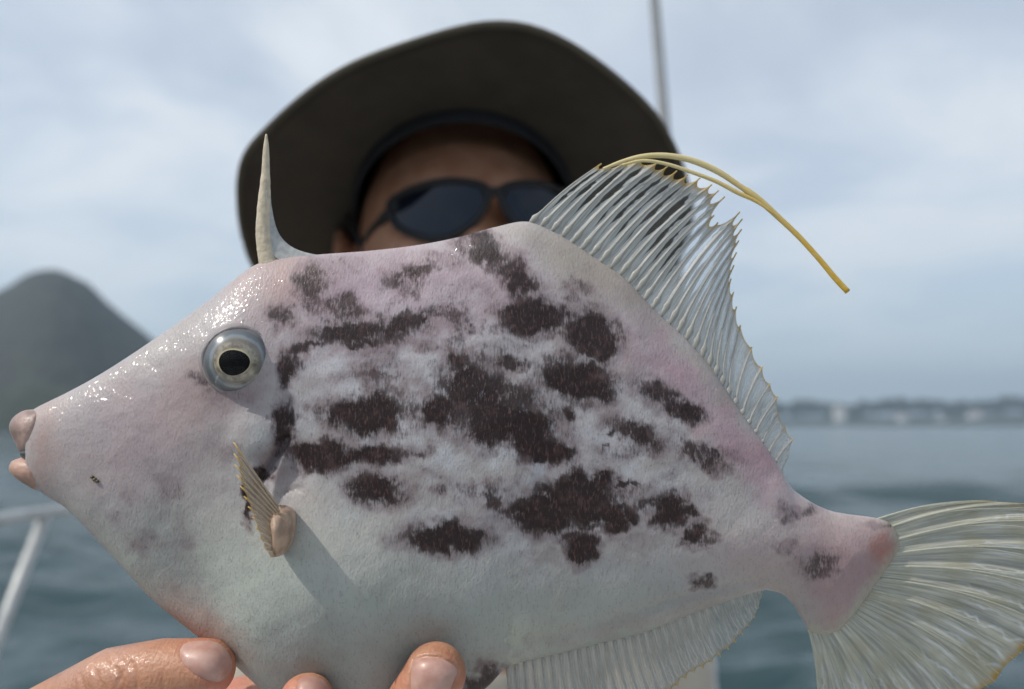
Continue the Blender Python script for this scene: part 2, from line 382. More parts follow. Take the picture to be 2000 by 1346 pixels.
def shore_woods():
    rg = np.random.RandomState(3); V, Fc = [], []
    base = bmesh.new(); bmesh.ops.create_icosphere(base, subdivisions=2, radius=1.0); base.verts.ensure_lookup_table()
    bv = np.array([v.co for v in base.verts]); bf = [tuple(v.index for v in f.verts) for f in base.faces]; base.free()
    for k in range(620):
        px = 900 + rg.rand() * 2000; d = SD - 60 + rg.rand() * 180; w = P(px, 800, d)
        top = 30 + 22 * fbm(np.array([px / 55.0]), np.array([2.0]), 4)[0] + 4 * (px > 1700) + rg.rand() * 6
        r = 6.0 + rg.rand() * 7.0; n = bv * (1 + 0.55 * (rg.rand(len(bv), 1) - 0.5))
        pts = n * np.array([r * 1.15, r, r * 1.1]) + np.array([w.x, w.y, top - r])
        o = len(V); V += pts.tolist(); Fc += [tuple(i + o for i in f) for f in bf]
        t = tube([(w.x, w.y, 0), (w.x, w.y, top - r)], [0.5, 0.3], 5); o = len(V); V += [tuple(x) for x in t[0]]; Fc += [tuple(i + o for i in f) for f in t[1]]
    tag(mesh_obj('far_woods', V, Fc, M_WOOD, smooth=False), 'dark line of trees along the low far shore', 'woods', kind='stuff')
shore_woods()
M_HWALL = simple('house_wall', (0.68, 0.66, 0.64), 0.7, 0.05, 0.4); M_HROOF = simple('house_roof', (0.30, 0.27, 0.26), 0.7, 0.1, 0.5); M_HGLASS = simple('house_glass', (0.05, 0.06, 0.08), 0.1, 0.1)
def house(px, py, d, w, h, dp, label=None):
    c = P(px, py, d); t = empty('house', (c.x, c.y, c.z))
    tag(t, label or 'small low single storey white house on the far shore', 'house', 'white houses along the far shore')
    mesh_obj('wall', *box(-w / 2, w / 2, -dp / 2, dp / 2, -9, h), M_HWALL, t, False)
    e = 0.5; rv = [(-w / 2 - e, -dp / 2 - e, h - .05), (w / 2 + e, -dp / 2 - e, h - .05), (w / 2 + e, dp / 2 + e, h - .05), (-w / 2 - e, dp / 2 + e, h - .05), (-w / 2 - e, 0, h + dp * .3), (w / 2 + e, 0, h + dp * .3)]
    mesh_obj('roof', rv, [(0, 1, 5, 4), (2, 3, 4, 5), (0, 4, 3), (1, 2, 5), (3, 2, 1, 0)], M_HROOF, t, False)
    for k in range(3):
        x = -w / 2 + w * (k + 0.5) / 3; mesh_obj('window', *box(x - 1.2, x + 1.2, -dp / 2 - .06, -dp / 2 + .05, h * .35, h * .7), M_HGLASS, t, False)
for a in ((1640, 814, SD - 140, 18, 15, 14, 'lone white house set apart from the others at far shore trees'), (1762, 825, SD - 150, 15, 11, 14, 'mid sized two storey white house on the far shore'), (1838, 827, SD - 150, 14, 8, 14, 'small low white house between the mid sized and largest houses on far shore'), (1905, 824, SD - 150, 22, 14, 16, 'largest white house on the far shore'), (1952, 827, SD - 140, 12, 7, 12, 'smallest white house on the far shore, close beside the largest one')): house(*a)

# ------------------------------------------------------------------ the boat
M_GEL = simple('white_gelcoat', (0.74, 0.75, 0.74), 0.25, 0.04, 3); M_STEEL = simple('dull_metal_tube', (0.46, 0.47, 0.47), 0.45, 0.08, 30, metal=0.25)
M_DECK = simple('deck_nonskid', (0.55, 0.55, 0.53), 0.7, 0.08, 8, bump=0.5, bscale=300); M_RUB = simple('rub_rail', (0.05, 0.05, 0.05), 0.6)
def build_boat():
    t = empty('boat', (0, 0.6, 0.0)); tag(t, 'small open white motorboat with a steel bow rail', 'boat')
    out = catmull([(-1.15, -2.6), (-1.25, -1.0), (-1.22, 0.3), (-1.07, 1.15), (-0.62, 1.78), (0, 2.05), (0.62, 1.78), (1.07, 1.15), (1.22, 0.3), (1.25, -1.0), (1.15, -2.6)], 80)
    def ring(off, z, sc=1.0): return [(x * sc * (1 - off), y * (1 - off * 0.6), z) for x, y in out]
    rings = [ring(0.0, 0.76, 0.80), ring(0, -0.0, 0.80), ring(0.0, -0.35, 0.45)]; rings[0] = [(x, y, 0.76 + 0.02 * y) for x, y in out]
    n = len(out); V = [p for r in rings for p in r]; Fc = []
    for a in range(2):
        for k in range(n): Fc.append((a * n + k, a * n + (k + 1) % n, (a + 1) * n + (k + 1) % n, (a + 1) * n + k))
    Fc.append(tuple(2 * n + k for k in range(n))); mesh_obj('hull', V, Fc, M_GEL, t)
    inn = [(x * 0.86, y * 0.93, 0.765 + 0.02 * y) for x, y in out]; o2 = [(x * 1.004, y * 1.004, 0.761 + 0.02 * y) for x, y in out]
    mesh_obj('gunwale', o2 + inn, [(k, (k + 1) % n, n + (k + 1) % n, n + k) for k in range(n)], M_GEL, t, False)
    fl = [(x * 0.84, y * 0.92, 0.32) for x, y in out]
    mesh_obj('inner_wall', inn + fl, [(k, n + k, n + (k + 1) % n, (k + 1) % n) for k in range(n)], M_GEL, t)
    mesh_obj('cockpit_floor', fl, [tuple(range(n))], M_DECK, t, False)
    mesh_obj('rub_rail', *tube([(x * 1.01, y * 1.01, 0.73 + 0.02 * y) for x, y in out], 0.025, 8), M_RUB, t)
    mesh_obj('console', *box(0.18, 0.62, 0.60, 1.00, 0.325, 0.86), M_GEL, t, False)
    off = Vector(t.location)
    def loc(v): return tuple(Vector(v) - off)
    A = [P(-260, 1085, 1.35), P(-60, 1028, 1.62), P(88, 1001, 1.85), P(300, 979, 2.15), P(600, 958, 2.42), P(900, 950, 2.52), P(1100, 952, 2.50), P(1180, 1000, 2.46), P(1200, 1100, 2.44)]
    rail = catmull([loc(v) for v in A], 60); mesh_obj('bow_rail', *tube(rail, 0.0125, 12), M_STEEL, t)
    for (top, bot) in ((P(90, 1003, 1.85), P(-168, 1668, 1.66)), (P(600, 958, 2.42), P(560, 1480, 2.36)), (P(1200, 1100, 2.44), P(1190, 1480, 2.36)), (P(-260, 1085, 1.35), P(-520, 1960, 1.25))):
        mesh_obj('stanchion', *tube([loc(top), loc(top.lerp(bot, 0.5)), loc(bot)], 0.0125, 12), M_STEEL, t)
build_boat()
M_POLE = simple('grey_fibreglass', (0.20, 0.21, 0.22), 0.25, 0.05, 12)
def antenna():
    a, b = P(1428, 1900, 1.42), P(1258, -260, 1.95); t = empty('radio_antenna', a)
    tag(t, 'slim pale antenna pole rising behind the hat brim', 'antenna')
    l = lambda s: tuple(a.lerp(b, s) - a)
    mesh_obj('whip', *tube([l(0.2), l(0.5), l(1.0)], [0.0150, 0.0130, 0.0095], 12), M_POLE, t)
    mesh_obj('base_sleeve', *tube([l(0.0), l(0.30)], [0.0160, 0.0150], 14), M_STEEL, t)
    mesh_obj('mount', *tube([l(-0.03), l(0.045)], [0.032, 0.026], 14), M_RUB, t)
antenna()

# ------------------------------------------------------------------ the fish
D0 = 0.27
FO = P(CX, CY, D0)
fish = empty('fish', FO, (PITCH, 0, 0))
tag(fish, 'pale mottled filefish with dark brown blotches and a tall head spine', 'fish')
def LP(px, py, y=0.0):                        # fish coordinates of a photo position at y behind the fish's mid plane
    d = D0 + y; return np.array(((px - CX) / FPX * d, y, (CY - py) / FPX * d))
SECT = [  # back point, belly point, half thickness in mm
 ((60, 806), (58, 950), 2.2), ((66, 800), (66, 953), 4.8), ((76, 794), (80, 959), 6.4), ((94, 785), (100, 972), 7.6), ((125, 770), (130, 990), 8.6), ((200, 729), (198, 1058), 10.8), ((260, 691), (246, 1110), 12.2),
 ((310, 657), (296, 1165), 13.2), ((360, 622), (346, 1208), 14.0), ((410, 585), (396, 1247), 14.8), ((455, 549), (450, 1288), 15.4), ((500, 517), (512, 1344), 16.0),
 ((560, 503), (580, 1392), 16.4), ((625, 497), (650, 1425), 16.8), ((720, 490), (730, 1438), 17.0), ((820, 478), (820, 1424), 17.0), ((900, 462), (900, 1380), 16.6),
 ((965, 444), (955, 1338), 16.0), ((1030, 433), (992, 1302), 15.4), ((1078, 451), (1040, 1288), 14.8), ((1172, 510), (1115, 1270), 14.0), ((1218, 541), (1180, 1254), 13.4),
 ((1280, 606), (1250, 1237), 12.6), ((1336, 657), (1310, 1214), 11.8), ((1385, 713), (1370, 1191), 11.0), ((1424, 772), (1420, 1173), 10.2), ((1460, 824), (1455, 1161), 9.4),
 ((1496, 874), (1480, 1154), 8.6), ((1526, 920), (1496, 1152), 8.0), ((1545, 951), (1513, 1155), 7.4), ((1580, 978), (1530, 1162), 6.9), ((1620, 997), (1547, 1178), 6.4),
 ((1660, 1005), (1559, 1196), 6.0), ((1700, 1010), (1569, 1214), 5.4), ((1730, 1017), (1580, 1231), 4.6), ((1750, 1038), (1606, 1239), 3.4), ((1757, 1066), (1637, 1233), 1.9)]
BLOT = [  # px, py, rx, ry, tilt, strength
 (608,551,24,28,0,.72),(606,588,20,18,0,.6),(552,612,18,20,0,.68),(533,640,8,9,0,.5),(667,602,34,24,0,.7),(690,646,66,17,-4,.85),(604,676,38,9,-18,.8),(708,668,38,10,0,.8),(780,640,44,18,-18,.85),
 (818,622,22,22,0,.8),(872,613,44,13,5,.62),(898,622,18,18,0,.6),(928,640,16,11,20,.62),(556,720,13,20,0,.95),(576,706,14,17,0,.7),(738,732,24,13,0,.62),(708,723,14,9,0,.5),(765,732,14,12,0,.5),(675,730,22,10,0,.35),
 (758,551,16,15,0,.6),(780,540,16,16,0,.68),(812,527,30,11,-10,.75),(797,551,26,20,0,.55),(666,524,32,15,0,.33),(886,506,44,16,0,.4),(900,566,44,16,0,.36),(948,488,38,22,35,.92),(925,478,18,12,20,.7),
 (720,807,64,29,-4,.98),(675,806,36,18,0,.85),(631,801,26,12,0,.6),(555,828,14,34,4,.9),(895,706,18,21,0,.85),(916,735,24,27,25,.92),(860,797,36,24,0,.9),(930,765,62,44,15,.85),(1004,792,56,40,20,.74),
 (962,820,70,36,20,.86),(968,706,36,18,0,.6),(998,709,22,12,0,.75),(989,682,32,15,0,.45),(1034,846,52,34,25,.95),(1076,881,30,19,25,1.0),(861,815,34,18,10,.88),(998,533,23,23,20,.75),(1016,555,32,20,15,.86),
 (1022,521,9,9,0,.6),(1043,622,50,27,8,1.0),(1020,610,26,20,0,.95),(989,642,26,10,0,.5),(1159,652,38,32,20,1.0),(1176,682,20,20,0,.98),(1122,650,14,10,0,.6),(1129,744,58,30,10,1.0),(1150,752,36,24,0,.95),(1066,735,32,18,0,.6),
 (1114,551,14,9,20,.5),(1140,564,20,10,25,.52),(1120,584,14,12,0,.5),(1295,777,48,17,32,.75),(1343,804,22,18,0,.9),(1325,795,24,14,20,.8),(1099,804,11,12,0,.8),(962,842,44,20,15,.85),(1246,849,48,20,15,.75),(1262,846,20,16,0,.82),
 (1193,861,8,6,0,.8),(1368,889,38,14,30,.7),(1390,905,22,12,30,.6),(1424,885,28,13,10,.45),(1124,942,24,18,0,.9),(1177,946,24,15,0,.86),(1136,970,68,24,0,.95),(1063,1005,62,27,6,1.0),(1145,1003,38,22,0,.92),(1197,1007,18,25,0,1.0),
 (1230,1010,18,12,0,.86),(995,995,28,10,10,.7),(1136,1068,26,23,0,1.0),(1124,1031,42,15,0,.62),(1060,1040,30,14,0,.5),(1311,999,26,26,0,1.0),(1266,987,24,9,-8,.72),(1343,999,12,11,0,.8),(1357,1043,15,18,0,.9),(1382,1060,15,11,0,.62),(1343,1060,10,9,0,.6),
 (869,1051,62,22,0,.96),(930,1047,22,12,-10,.8),(962,970,15,21,0,.72),(922,958,14,12,0,.52),(861,960,16,8,0,.6),(812,881,22,9,0,.6),(1226,942,12,5,-20,.8),(1368,1140,15,8,20,.7),(635,889,54,20,2,1.0),(725,887,48,17,0,.92),(600,886,20,16,0,.95),
 (733,956,42,20,8,.92),(692,946,17,12,0,.6),(781,966,17,9,20,.62),(556,862,12,20,0,.55),(1597,1103,30,22,0,.62),(1538,1005,16,13,0,.6),(1580,998,22,8,0,.6),(1531,1064,14,13,0,.4),(390,748,20,11,10,.6),(450,776,34,12,0,.36),
 (488,985,9,30,8,.95),(530,905,20,26,30,.25),(515,928,12,12,30,.75),(330,950,24,18,0,.28),(260,970,16,14,0,.25),(285,1062,20,18,0,.30),(365,1066,12,10,0,.26),(222,1016,9,9,0,.28),(435,880,20,14,0,.26),(1000,1000,20,12,0,.5),(1710,1022,22,7,0,.35),(1735,1019,12,6,0,.6),  # not only blotches: darker strips behind the pectoral fin and along the gill slit
 (940,1338,30,14,-12,.95),(965,1322,20,12,-30,.9)]
PINK_LIT = [(1300,700,120,45,42,(.50,.31,.37),.85),(1430,850,120,40,50,(.50,.30,.35),.85),(1500,920,60,30,50,(.46,.28,.32),.7),(1680,1130,90,90,0,(.48,.30,.30),.85),(1735,1078,30,45,10,(.43,.19,.14),.95),(1600,1080,120,60,10,(.52,.40,.40),.6),
 (760,560,230,70,0,(.52,.42,.48),.75),(900,520,120,50,0,(.53,.39,.42),.7),(540,540,50,60,0,(.53,.38,.34),.7),(660,690,160,60,0,(.50,.44,.49),.6),(330,790,150,70,-15,(.47,.38,.38),.8),(260,880,110,80,0,(.45,.39,.41),.75),(420,740,70,60,0,(.42,.33,.31),.7),
 (455,770,60,40,0,(.36,.30,.31),.7),(90,860,40,80,0,(.55,.45,.42),.5),(380,1215,80,40,40,(.58,.40,.34),.7),(1240,640,60,200,0,(.48,.42,.42),.3),(1480,1090,90,40,0,(.52,.44,.43),.6),(560,935,45,55,0,(.34,.26,.27),.75),(1210,560,160,40,42,(.42,.38,.34),.7),(1420,765,160,28,54,(.42,.40,.34),.7),(1080,490,90,30,25,(.46,.42,.36),.7),
 (500,1100,110,110,0,(.55,.58,.54),.5),(650,1060,110,100,0,(.62,.62,.56),.6),(480,1180,80,80,0,(.60,.65,.59),.6),(1250,1215,330,22,-13,(.42,.38,.35),.85),(505,845,45,45,0,(.56,.58,.58),.6),(1050,1220,70,60,0,(.46,.46,.40),.6),(955,1325,40,22,-25,(.16,.09,.08),.9)]  # the pale belly entries paint in sunlit patches behind the pectoral fin
def gauss(X, Y, cx, cy, rx, ry, a):
    a = math.radians(a); u = (X - cx) * math.cos(a) + (Y - cy) * math.sin(a); v = -(X - cx) * math.sin(a) + (Y - cy) * math.cos(a)
    return (u / rx) ** 2 + (v / ry) ** 2
def seg_dist(X, Y, pts):
    d = np.full(X.shape, 1e9)
    for (ax, ay), (bx, by) in zip(pts[:-1], pts[1:]):
        t = np.clip(((X - ax) * (bx - ax) + (Y - ay) * (by - ay)) / ((bx - ax) ** 2 + (by - ay) ** 2), 0, 1)
        d = np.minimum(d, np.hypot(X - ax - t * (bx - ax), Y - ay - t * (by - ay)))
    return d
def fish_relief(X, Y):                        # extra height of the flank in metres
    g = 0.0030 * np.exp(-gauss(X, Y, 455, 707, 84, 82, 0)) + 0.0022 * np.exp(-gauss(X, Y, 498, 848, 48, 46, 0) ** 1.5)
    g += -0.0022 * np.exp(-gauss(X, Y, 566, 930, 46, 60, 10)) + 0.0056 * np.exp(-gauss(X, Y, 630, 1150, 150, 120, 35)) - 0.0030 * np.exp(-gauss(X, Y, 380, 1090, 80, 150, -20))
    sl = seg_dist(X, Y, [(556, 858), (535, 893), (508, 932), (492, 968)]); g += -0.0030 * np.exp(-(sl / 8.5) ** 2)
    fo = seg_dist(X, Y, [(545, 968), (565, 958), (588, 955)]); g += -0.0007 * np.exp(-(fo / 3.5) ** 2)
    fo = seg_dist(X, Y, [(530, 985), (540, 930), (552, 895)]); g += 0.0012 * np.exp(-(fo / 9) ** 2)
    ab = seg_dist(X, Y, [(1000, 1262), (1120, 1232), (1250, 1196), (1370, 1156), (1480, 1138)]); g += -0.0011 * np.exp(-(ab / 12) ** 2)
    db = seg_dist(X, Y, [(1060, 470), (1190, 556), (1310, 672), (1400, 790), (1505, 925)]); g += -0.0012 * np.exp(-(db / 26) ** 2)
    g += 0.0016 * np.exp(-gauss(X, Y, 1690, 1130, 90, 70, 50)) + 0.0011 * np.exp(-gauss(X, Y, 1120, 860, 330, 150, 20))
    g += (fbm(X / 90, Y / 90, 4) - 0.5) * 0.0012 + (fbm(X / 26 + 40, Y / 20, 3) - 0.5) * 0.00012
    bx = 985 + (fbm(Y / 18, Y / 40 + 2, 3) - 0.5) * 60; g += 0.0005 * np.clip((X - bx) / 6, 0, 1) * np.clip((Y - 1175) / 45, 0, 1) * np.clip((1150 - X) / 150, 0, 1)
    g += 0.0024 * np.exp(-gauss(X, Y, 1490, 1065, 130, 60, 8))
    th = np.exp(-gauss(X, Y, 845, 1300, 95, 75, 0)) + np.exp(-gauss(X, Y, 598, 1360, 80, 60, 0)); g += -0.0024 * th
    return g
def fish_body():
    S = np.array([[a[0], a[1], b[0], b[1], w] for a, b, w in SECT], float)
    mid = (S[:, :2] + S[:, 2:4]) / 2; s = np.r_[0, np.cumsum(np.linalg.norm(np.diff(mid, axis=0), axis=1))]
    N = 560; q = np.linspace(0, s[-1], N)
    # smooth interpolation of every column over s
    def herm(y):
        m = np.gradient(y, s); i = np.clip(np.searchsorted(s, q) - 1, 0, len(s) - 2); h = s[i + 1] - s[i]; t = (q - s[i]) / h
        return (2*t**3-3*t**2+1)*y[i] + (t**3-2*t**2+t)*h*m[i] + (-2*t**3+3*t**2)*y[i+1] + (t**3-t**2)*h*m[i+1]
    C = np.stack([herm(S[:, k]) for k in range(5)], 1)
    mf, mb = 230, 70
    tf = 0.5 - 0.5 * np.cos(np.linspace(0, math.pi, mf)); tf = 0.45 * tf + 0.55 * np.linspace(0, 1, mf)
    tb = (0.5 + 0.5 * np.cos(np.linspace(0, math.pi, mb)))[1:-1]
    t = np.r_[tf, tb]; side = np.r_[-np.ones(mf), np.ones(mb - 2)]; M = len(t)
    PX = C[:, 0:1] * (1 - t) + C[:, 2:3] * t; PY = C[:, 1:2] * (1 - t) + C[:, 3:4] * t
    e = np.clip(1 - np.abs(2 * t - 1) ** 2.3, 0, 1) ** 0.55
    W = C[:, 4:5] / 1000 * e[None, :]
    X0 = (PX - CX) / FPX * D0; Z0 = (CY - PY) / FPX * D0
    sx = CX + X0 * FPX / (D0 - W); sy = CY - Z0 * FPX / (D0 - W)
    edge = np.clip(e * 1.6, 0, 1) ** 2
    nose = np.clip((q - 40) / 120, 0, 1)[:, None] * np.clip((s[-1] - q) / 80, 0, 1)[:, None]
    W = W + fish_relief(sx, sy) * edge[None, :] * nose
    sx = CX + X0 * FPX / (D0 - W); sy = CY - Z0 * FPX / (D0 - W)
    V = np.stack([X0, W * side[None, :], Z0], -1).reshape(-1, 3)
    i, j = np.meshgrid(np.arange(N - 1), np.arange(M), indexing='ij'); j2 = (j + 1) % M
    Fq = np.stack([i * M + j, i * M + j2, (i + 1) * M + j2, (i + 1) * M + j], -1).reshape(-1, 4).tolist()
    Fq = [tuple(f) for f in Fq] + [tuple(range(M - 1, -1, -1)), tuple((N - 1) * M + k for k in range(M))]
    o = mesh_obj('body', V, Fq, M_FISH, fish)
    X = sx.ravel(); Y = sy.ravel()
    wx = (fbm(X / 34, Y / 34, 4) - 0.5) * 48; wy = (fbm(X / 34 + 70, Y / 34 + 9, 4) - 0.5) * 36
    wx += (fbm(X / 11 + 7, Y / 11, 3) - 0.5) * 20; wy += (fbm(X / 11 + 31, Y / 11 + 3, 3) - 0.5) * 20
    B = np.zeros(len(X))
    for (cx, cy, rx, ry, a, st) in BLOT:
        r = np.sqrt(gauss(X + wx, Y + wy, cx, cy, rx * 1.06, ry * 1.10, a)); B = np.maximum(B, st * np.clip(1.46 - 0.70 * r, 0, 1))
    # faint clouding over the flank between the big blotches
    fl = np.exp(-(gauss(X, Y, 980, 800, 430, 260, 20)) ** 2); B = np.maximum(B, fl * np.clip((fbm(X / 60 + 3, Y / 34 + 8, 5) - 0.48) * 3.0, 0, 0.52))
    fattr(o, 'blotch', B)
    T = np.tile(np.array([.47, .44, .43]), (len(X), 1))
    lo = np.clip((Y - (980 + (X - 600) * 0.12)) / 170, 0, 1)[:, None]; T = T * (1 - lo) + np.array([.43, .455, .42]) * lo
    for (cx, cy, rx, ry, a, c, st) in PINK_LIT:
        w = (st * np.exp(-gauss(X + wx * 1.5, Y + wy * 1.5, cx, cy, rx, ry, a)))[:, None]; T = T * (1 - w) + np.array(c) * w
    cl = np.clip((fbm(X / 75 + 20, Y / 60 + 2, 5) - 0.48) * 3.2, 0, 1) * np.exp(-gauss(X, Y, 900, 780, 420, 260, 15)); cl = cl[:, None] * 0.55
    T = T * (1 - cl) + np.array([.66, .67, .71]) * cl
    # edge of the raised scaly patch above the anal fin
    bx = 985 + (fbm(Y / 18, Y / 40 + 2, 3) - 0.5) * 60; pt = np.clip((X - bx) / 6, 0, 1) * np.clip((Y - 1185 - (fbm(X / 22, X / 50, 3) - 0.5) * 90 - (X - 985) * 0.35) / 22, 0, 1) * np.clip((1110 - X) / 120, 0, 1) * np.clip((fbm(X / 16, Y / 16, 3) - 0.25) * 3, 0, 1); pt = pt[:, None] * 0.6
    T = T * (1 - pt) + np.array([.60, .61, .52]) * pt
    sl = seg_dist(X, Y, [(548, 868), (535, 893), (508, 932), (492, 968)]); w = np.exp(-(sl / 7) ** 2)[:, None] * 0.6; T = T * (1 - w) + np.array([.10, .06, .06]) * w
    ha = (np.clip(B / 0.34 + (fbm(X / 20 + 8, Y / 15 + 90, 4) - 0.5) * 0.8, 0, 1) ** 1.3 * np.clip(B * 6, 0, 1) * 0.70)[:, None]; T = T * (1 - ha) + np.array([.235, .175, .185]) * ha
    w2 = (np.clip((fbm(X / 30 + 55, Y / 24 + 1, 5) - 0.50) * 5, 0, 1) * np.exp(-gauss(X, Y, 960, 800, 440, 240, 18) ** 2) * (B < 0.9))[:, None] * 0.5; T = T * (1 - w2) + np.array([.64, .645, .69]) * w2
    lobe = np.exp(-gauss(X, Y, 940, 800, 430, 300, 15) ** 2)
    c1 = np.clip((fbm(X / 46 + 12, Y / 36 + 33, 5) - 0.44) * 5, 0, 1); w3 = (c1 * lobe * (1 - 0.8 * np.clip(B, 0, 1)))[:, None] * 0.55; T = T * (1 - w3) + np.array([.66, .665, .70]) * w3
    w4 = ((1 - c1) * lobe * np.clip((fbm(X / 70 + 77, Y / 50 + 3, 4) - 0.35) * 3, 0, 1))[:, None] * 0.40; T = T * (1 - w4) + np.array([.30, .245, .26]) * w4
    hd = np.exp(-gauss(X, Y, 300, 900, 230, 260, 0) ** 2); c2 = np.clip((fbm(X / 60 + 2, Y / 60 + 48, 5) - 0.46) * 5, 0, 1); w5 = (c2 * hd)[:, None] * 0.52; T = T * (1 - w5) + np.array([.33, .295, .305]) * w5
    sh = (np.clip((fbm(X / 120 + 5, Y / 90 + 61, 4) - 0.45) * 3, 0, 1))[:, None] * 0.35; T = T * (1 - sh) + T * np.array([.74, .70, .74]) * sh
    # the rosy flush of the snout, the back and the tail stalk lies over the clouding
    for (cx, cy, rx, ry, a, c, st) in ((330,800,200,70,-22,(.46,.345,.345),.55),(230,880,130,90,0,(.44,.365,.38),.55),(1330,745,150,45,44,(.47,.335,.37),.5),(1470,890,110,42,48,(.45,.30,.33),.5),(1660,1120,115,95,20,(.385,.25,.26),.82),(1740,1085,26,60,8,(.44,.20,.16),.85),(1650,1215,60,26,-10,(.48,.30,.27),.5),(780,570,280,85,0,(.49,.36,.42),.62),(520,560,60,60,0,(.52,.36,.33),.5),(88,870,30,85,0,(.44,.31,.28),.75),(430,1255,110,34,40,(.52,.36,.30),.6),(1450,1100,110,50,0,(.50,.40,.40),.5),(1150,520,120,50,35,(.44,.385,.33),.5)):
        w = (st * np.exp(-gauss(X + wx * 1.2, Y + wy * 1.2, cx, cy, rx, ry, a)) * (1 - 0.6 * np.clip(B, 0, 1)))[:, None]; T = T * (1 - w) + np.array(c) * w
    te = seg_dist(X, Y, [(1735, 1018), (1752, 1040), (1757, 1066), (1728, 1112), (1697, 1152), (1637, 1233), (1606, 1239), (1582, 1232)]) + (fbm(X / 9, Y / 9, 3) - 0.5) * 16; w = (np.clip(1 - te / 20, 0, 1) ** 1.2 * 0.85)[:, None]; T = T * (1 - w) + np.array([.46, .44, .36]) * w
    g = T.mean(1, keepdims=True); T = np.clip(g + (T - g) * 1.12, 0.02, 0.9)
    cattr(o, 'tint', T * 0.80)
    wet = 0.10 + 0.9 * np.exp(-gauss(X, Y, 210, 795, 260, 75, -28)) + 0.7 * np.exp(-gauss(X, Y, 440, 610, 70, 50, -40)) + 0.5 * np.exp(-gauss(X, Y, 960, 470, 110, 25, -15)) + 0.8 * np.exp(-gauss(X, Y, 1480, 1010, 110, 80, 10))
    fattr(o, 'wet', np.clip(wet, 0, 1))
    return o, V, Fq
body, bV, bF = fish_body()
bvh = BVHTree.FromPolygons([Vector(v) for v in bV], bF[:-2])
def surf(px, py):                             # y of the near flank at a photo position
    d = Vector(LP(px, py)) - Vector((0, -D0, 0)); h = bvh.ray_cast(Vector((0, -D0, 0)), d.normalized())
    return h[0].y if h[0] else 0.0
def ON(px, py, h=0.0): return LP(px, py, surf(px, py) - h)

def fin(name, base, tip, nrays, mat, raymat, pleat, r0, r1, depth=lambda u, v: 0.0, bend=0.0, rows=18, sub=6, scallop=0.06, bulb=1.0, inset=6.0, branch=0, fade=None, tipgain=0.0):
    """a membrane pleated over separate rays; base and tip are photo curves on the fish's mid plane"""
    b = catmull(base, nrays); t = catmull(tip, nrays) if len(tip) != nrays else np.asarray(tip, float)
    nu = (nrays - 1) * sub + 1; us = np.linspace(0, nrays - 1, nu); vs = np.linspace(0, 1, rows)
    def curve(u, v):
        i = min(int(u), nrays - 2); f = u - i
        B = b[i] * (1 - f) + b[i + 1] * f; T = t[i] * (1 - f) + t[i + 1] * f
        dv = T - B; n = np.array((-dv[1], dv[0])); B = B - dv / (np.linalg.norm(dv) + 1e-6) * inset
        p = B + (T - B) * v + n * bend * math.sin(math.pi * min(v, 1)) ; return p
    V, A, Bv = [], [], []
    for u in us:
        f = u - math.floor(u); k = 1 - scallop * (1 - (2 * f - 1) ** 2) * (0.6 + 0.8 * random.Random(int(u) + 5).random())
        for v in vs:
            p = curve(u, v * k); y = depth(u / (nrays - 1), v) + pleat * (1 - math.cos(2 * math.pi * u)) / 2 * min(1, v * 2.5)
            V.append(LP(p[0], p[1], y)); A.append(u + 1e-4); Bv.append(v)
    Fq = [(i * rows + j, (i + 1) * rows + j, (i + 1) * rows + j + 1, i * rows + j + 1) for i in range(nu - 1) for j in range(rows - 1)]
    o = mesh_obj(name, V, Fq, mat, fish); fattr(o, 'across', A); fattr(o, 'along', Bv)
    for i in range(nrays):
        vv = np.linspace(0.0, 1.0 + tipgain, 20); pts = []; rr = []
        for v in vv:
            p = curve(float(min(i, nrays - 1.0001)), v); pts.append(LP(p[0], p[1], depth(i / (nrays - 1), min(v, 1)) - pleat * 0.15))
            rr.append((0.55 + 0.45 * min(1.0, np.linalg.norm(t[i] - b[i]) / 130.0)) * (r0 * (1 - min(v, 1)) + r1 * min(v, 1)) * (1 + bulb * math.exp(-((v - 0.10) / 0.055) ** 2)))
        parts = [tube(pts, rr, 8, 0.45)]; al = np.repeat(vv, 8)
        if branch:
            for sgn in range(branch):
                du = (sgn + 1) / (branch + 1) - 0.5; pb = []; rb = []; v2 = np.linspace(0.30 + 0.1 * abs(du), 1.0, 14)
                for v in v2:
                    uu = min(max(i + du * 0.9 * min(1, (v - 0.3) * 2.0), 0), nrays - 1.0001); p = curve(float(uu), v); pb.append(LP(p[0], p[1], depth(uu / (nrays - 1), v) - pleat * 0.1)); rb.append(r1 * 1.1 * (1.2 - 0.6 * v))
                parts.append(tube(pb, rb, 6, 0.7)); al = np.r_[al, np.repeat(v2, 6)]
        ro = mesh_obj('fin_ray', *merge(*parts), raymat, o); fattr(ro, 'along', al)
    return o
PXM = D0 / FPX
# soft dorsal fin, its serrated edge torn into a notch
dtip = [(1172, 322), (1196, 322), (1222, 316), (1252, 312), (1284, 318), (1302, 327), (1319, 337), (1340, 345), (1364, 351), (1387, 364), (1400, 376), (1412, 388), (1392, 424), (1400, 438), (1442, 418), (1447, 432), (1446, 452), (1441, 474), (1437, 497), (1432, 522), (1427, 548), (1432, 574), (1438, 602), (1446, 638), (1468, 680), (1489, 718), (1504, 750), (1518, 776), (1521, 808), (1534, 834), (1549, 858), (1540, 892)]
fin('dorsal_fin', [(1036, 436), (1074, 449), (1175, 512), (1212, 537), (1280, 606), (1336, 657), (1385, 713), (1424, 772), (1460, 824), (1496, 874), (1528, 920)], dtip, len(dtip), M_MEM, M_RAY, 0.0011, 2.0 * PXM, 1.5 * PXM,
    depth=lambda u, v: 0.004 * v * v - 0.0015 * math.sin(3 * u + 2 * v), bend=-0.035, scallop=0.07, bulb=2.6, tipgain=0.02)
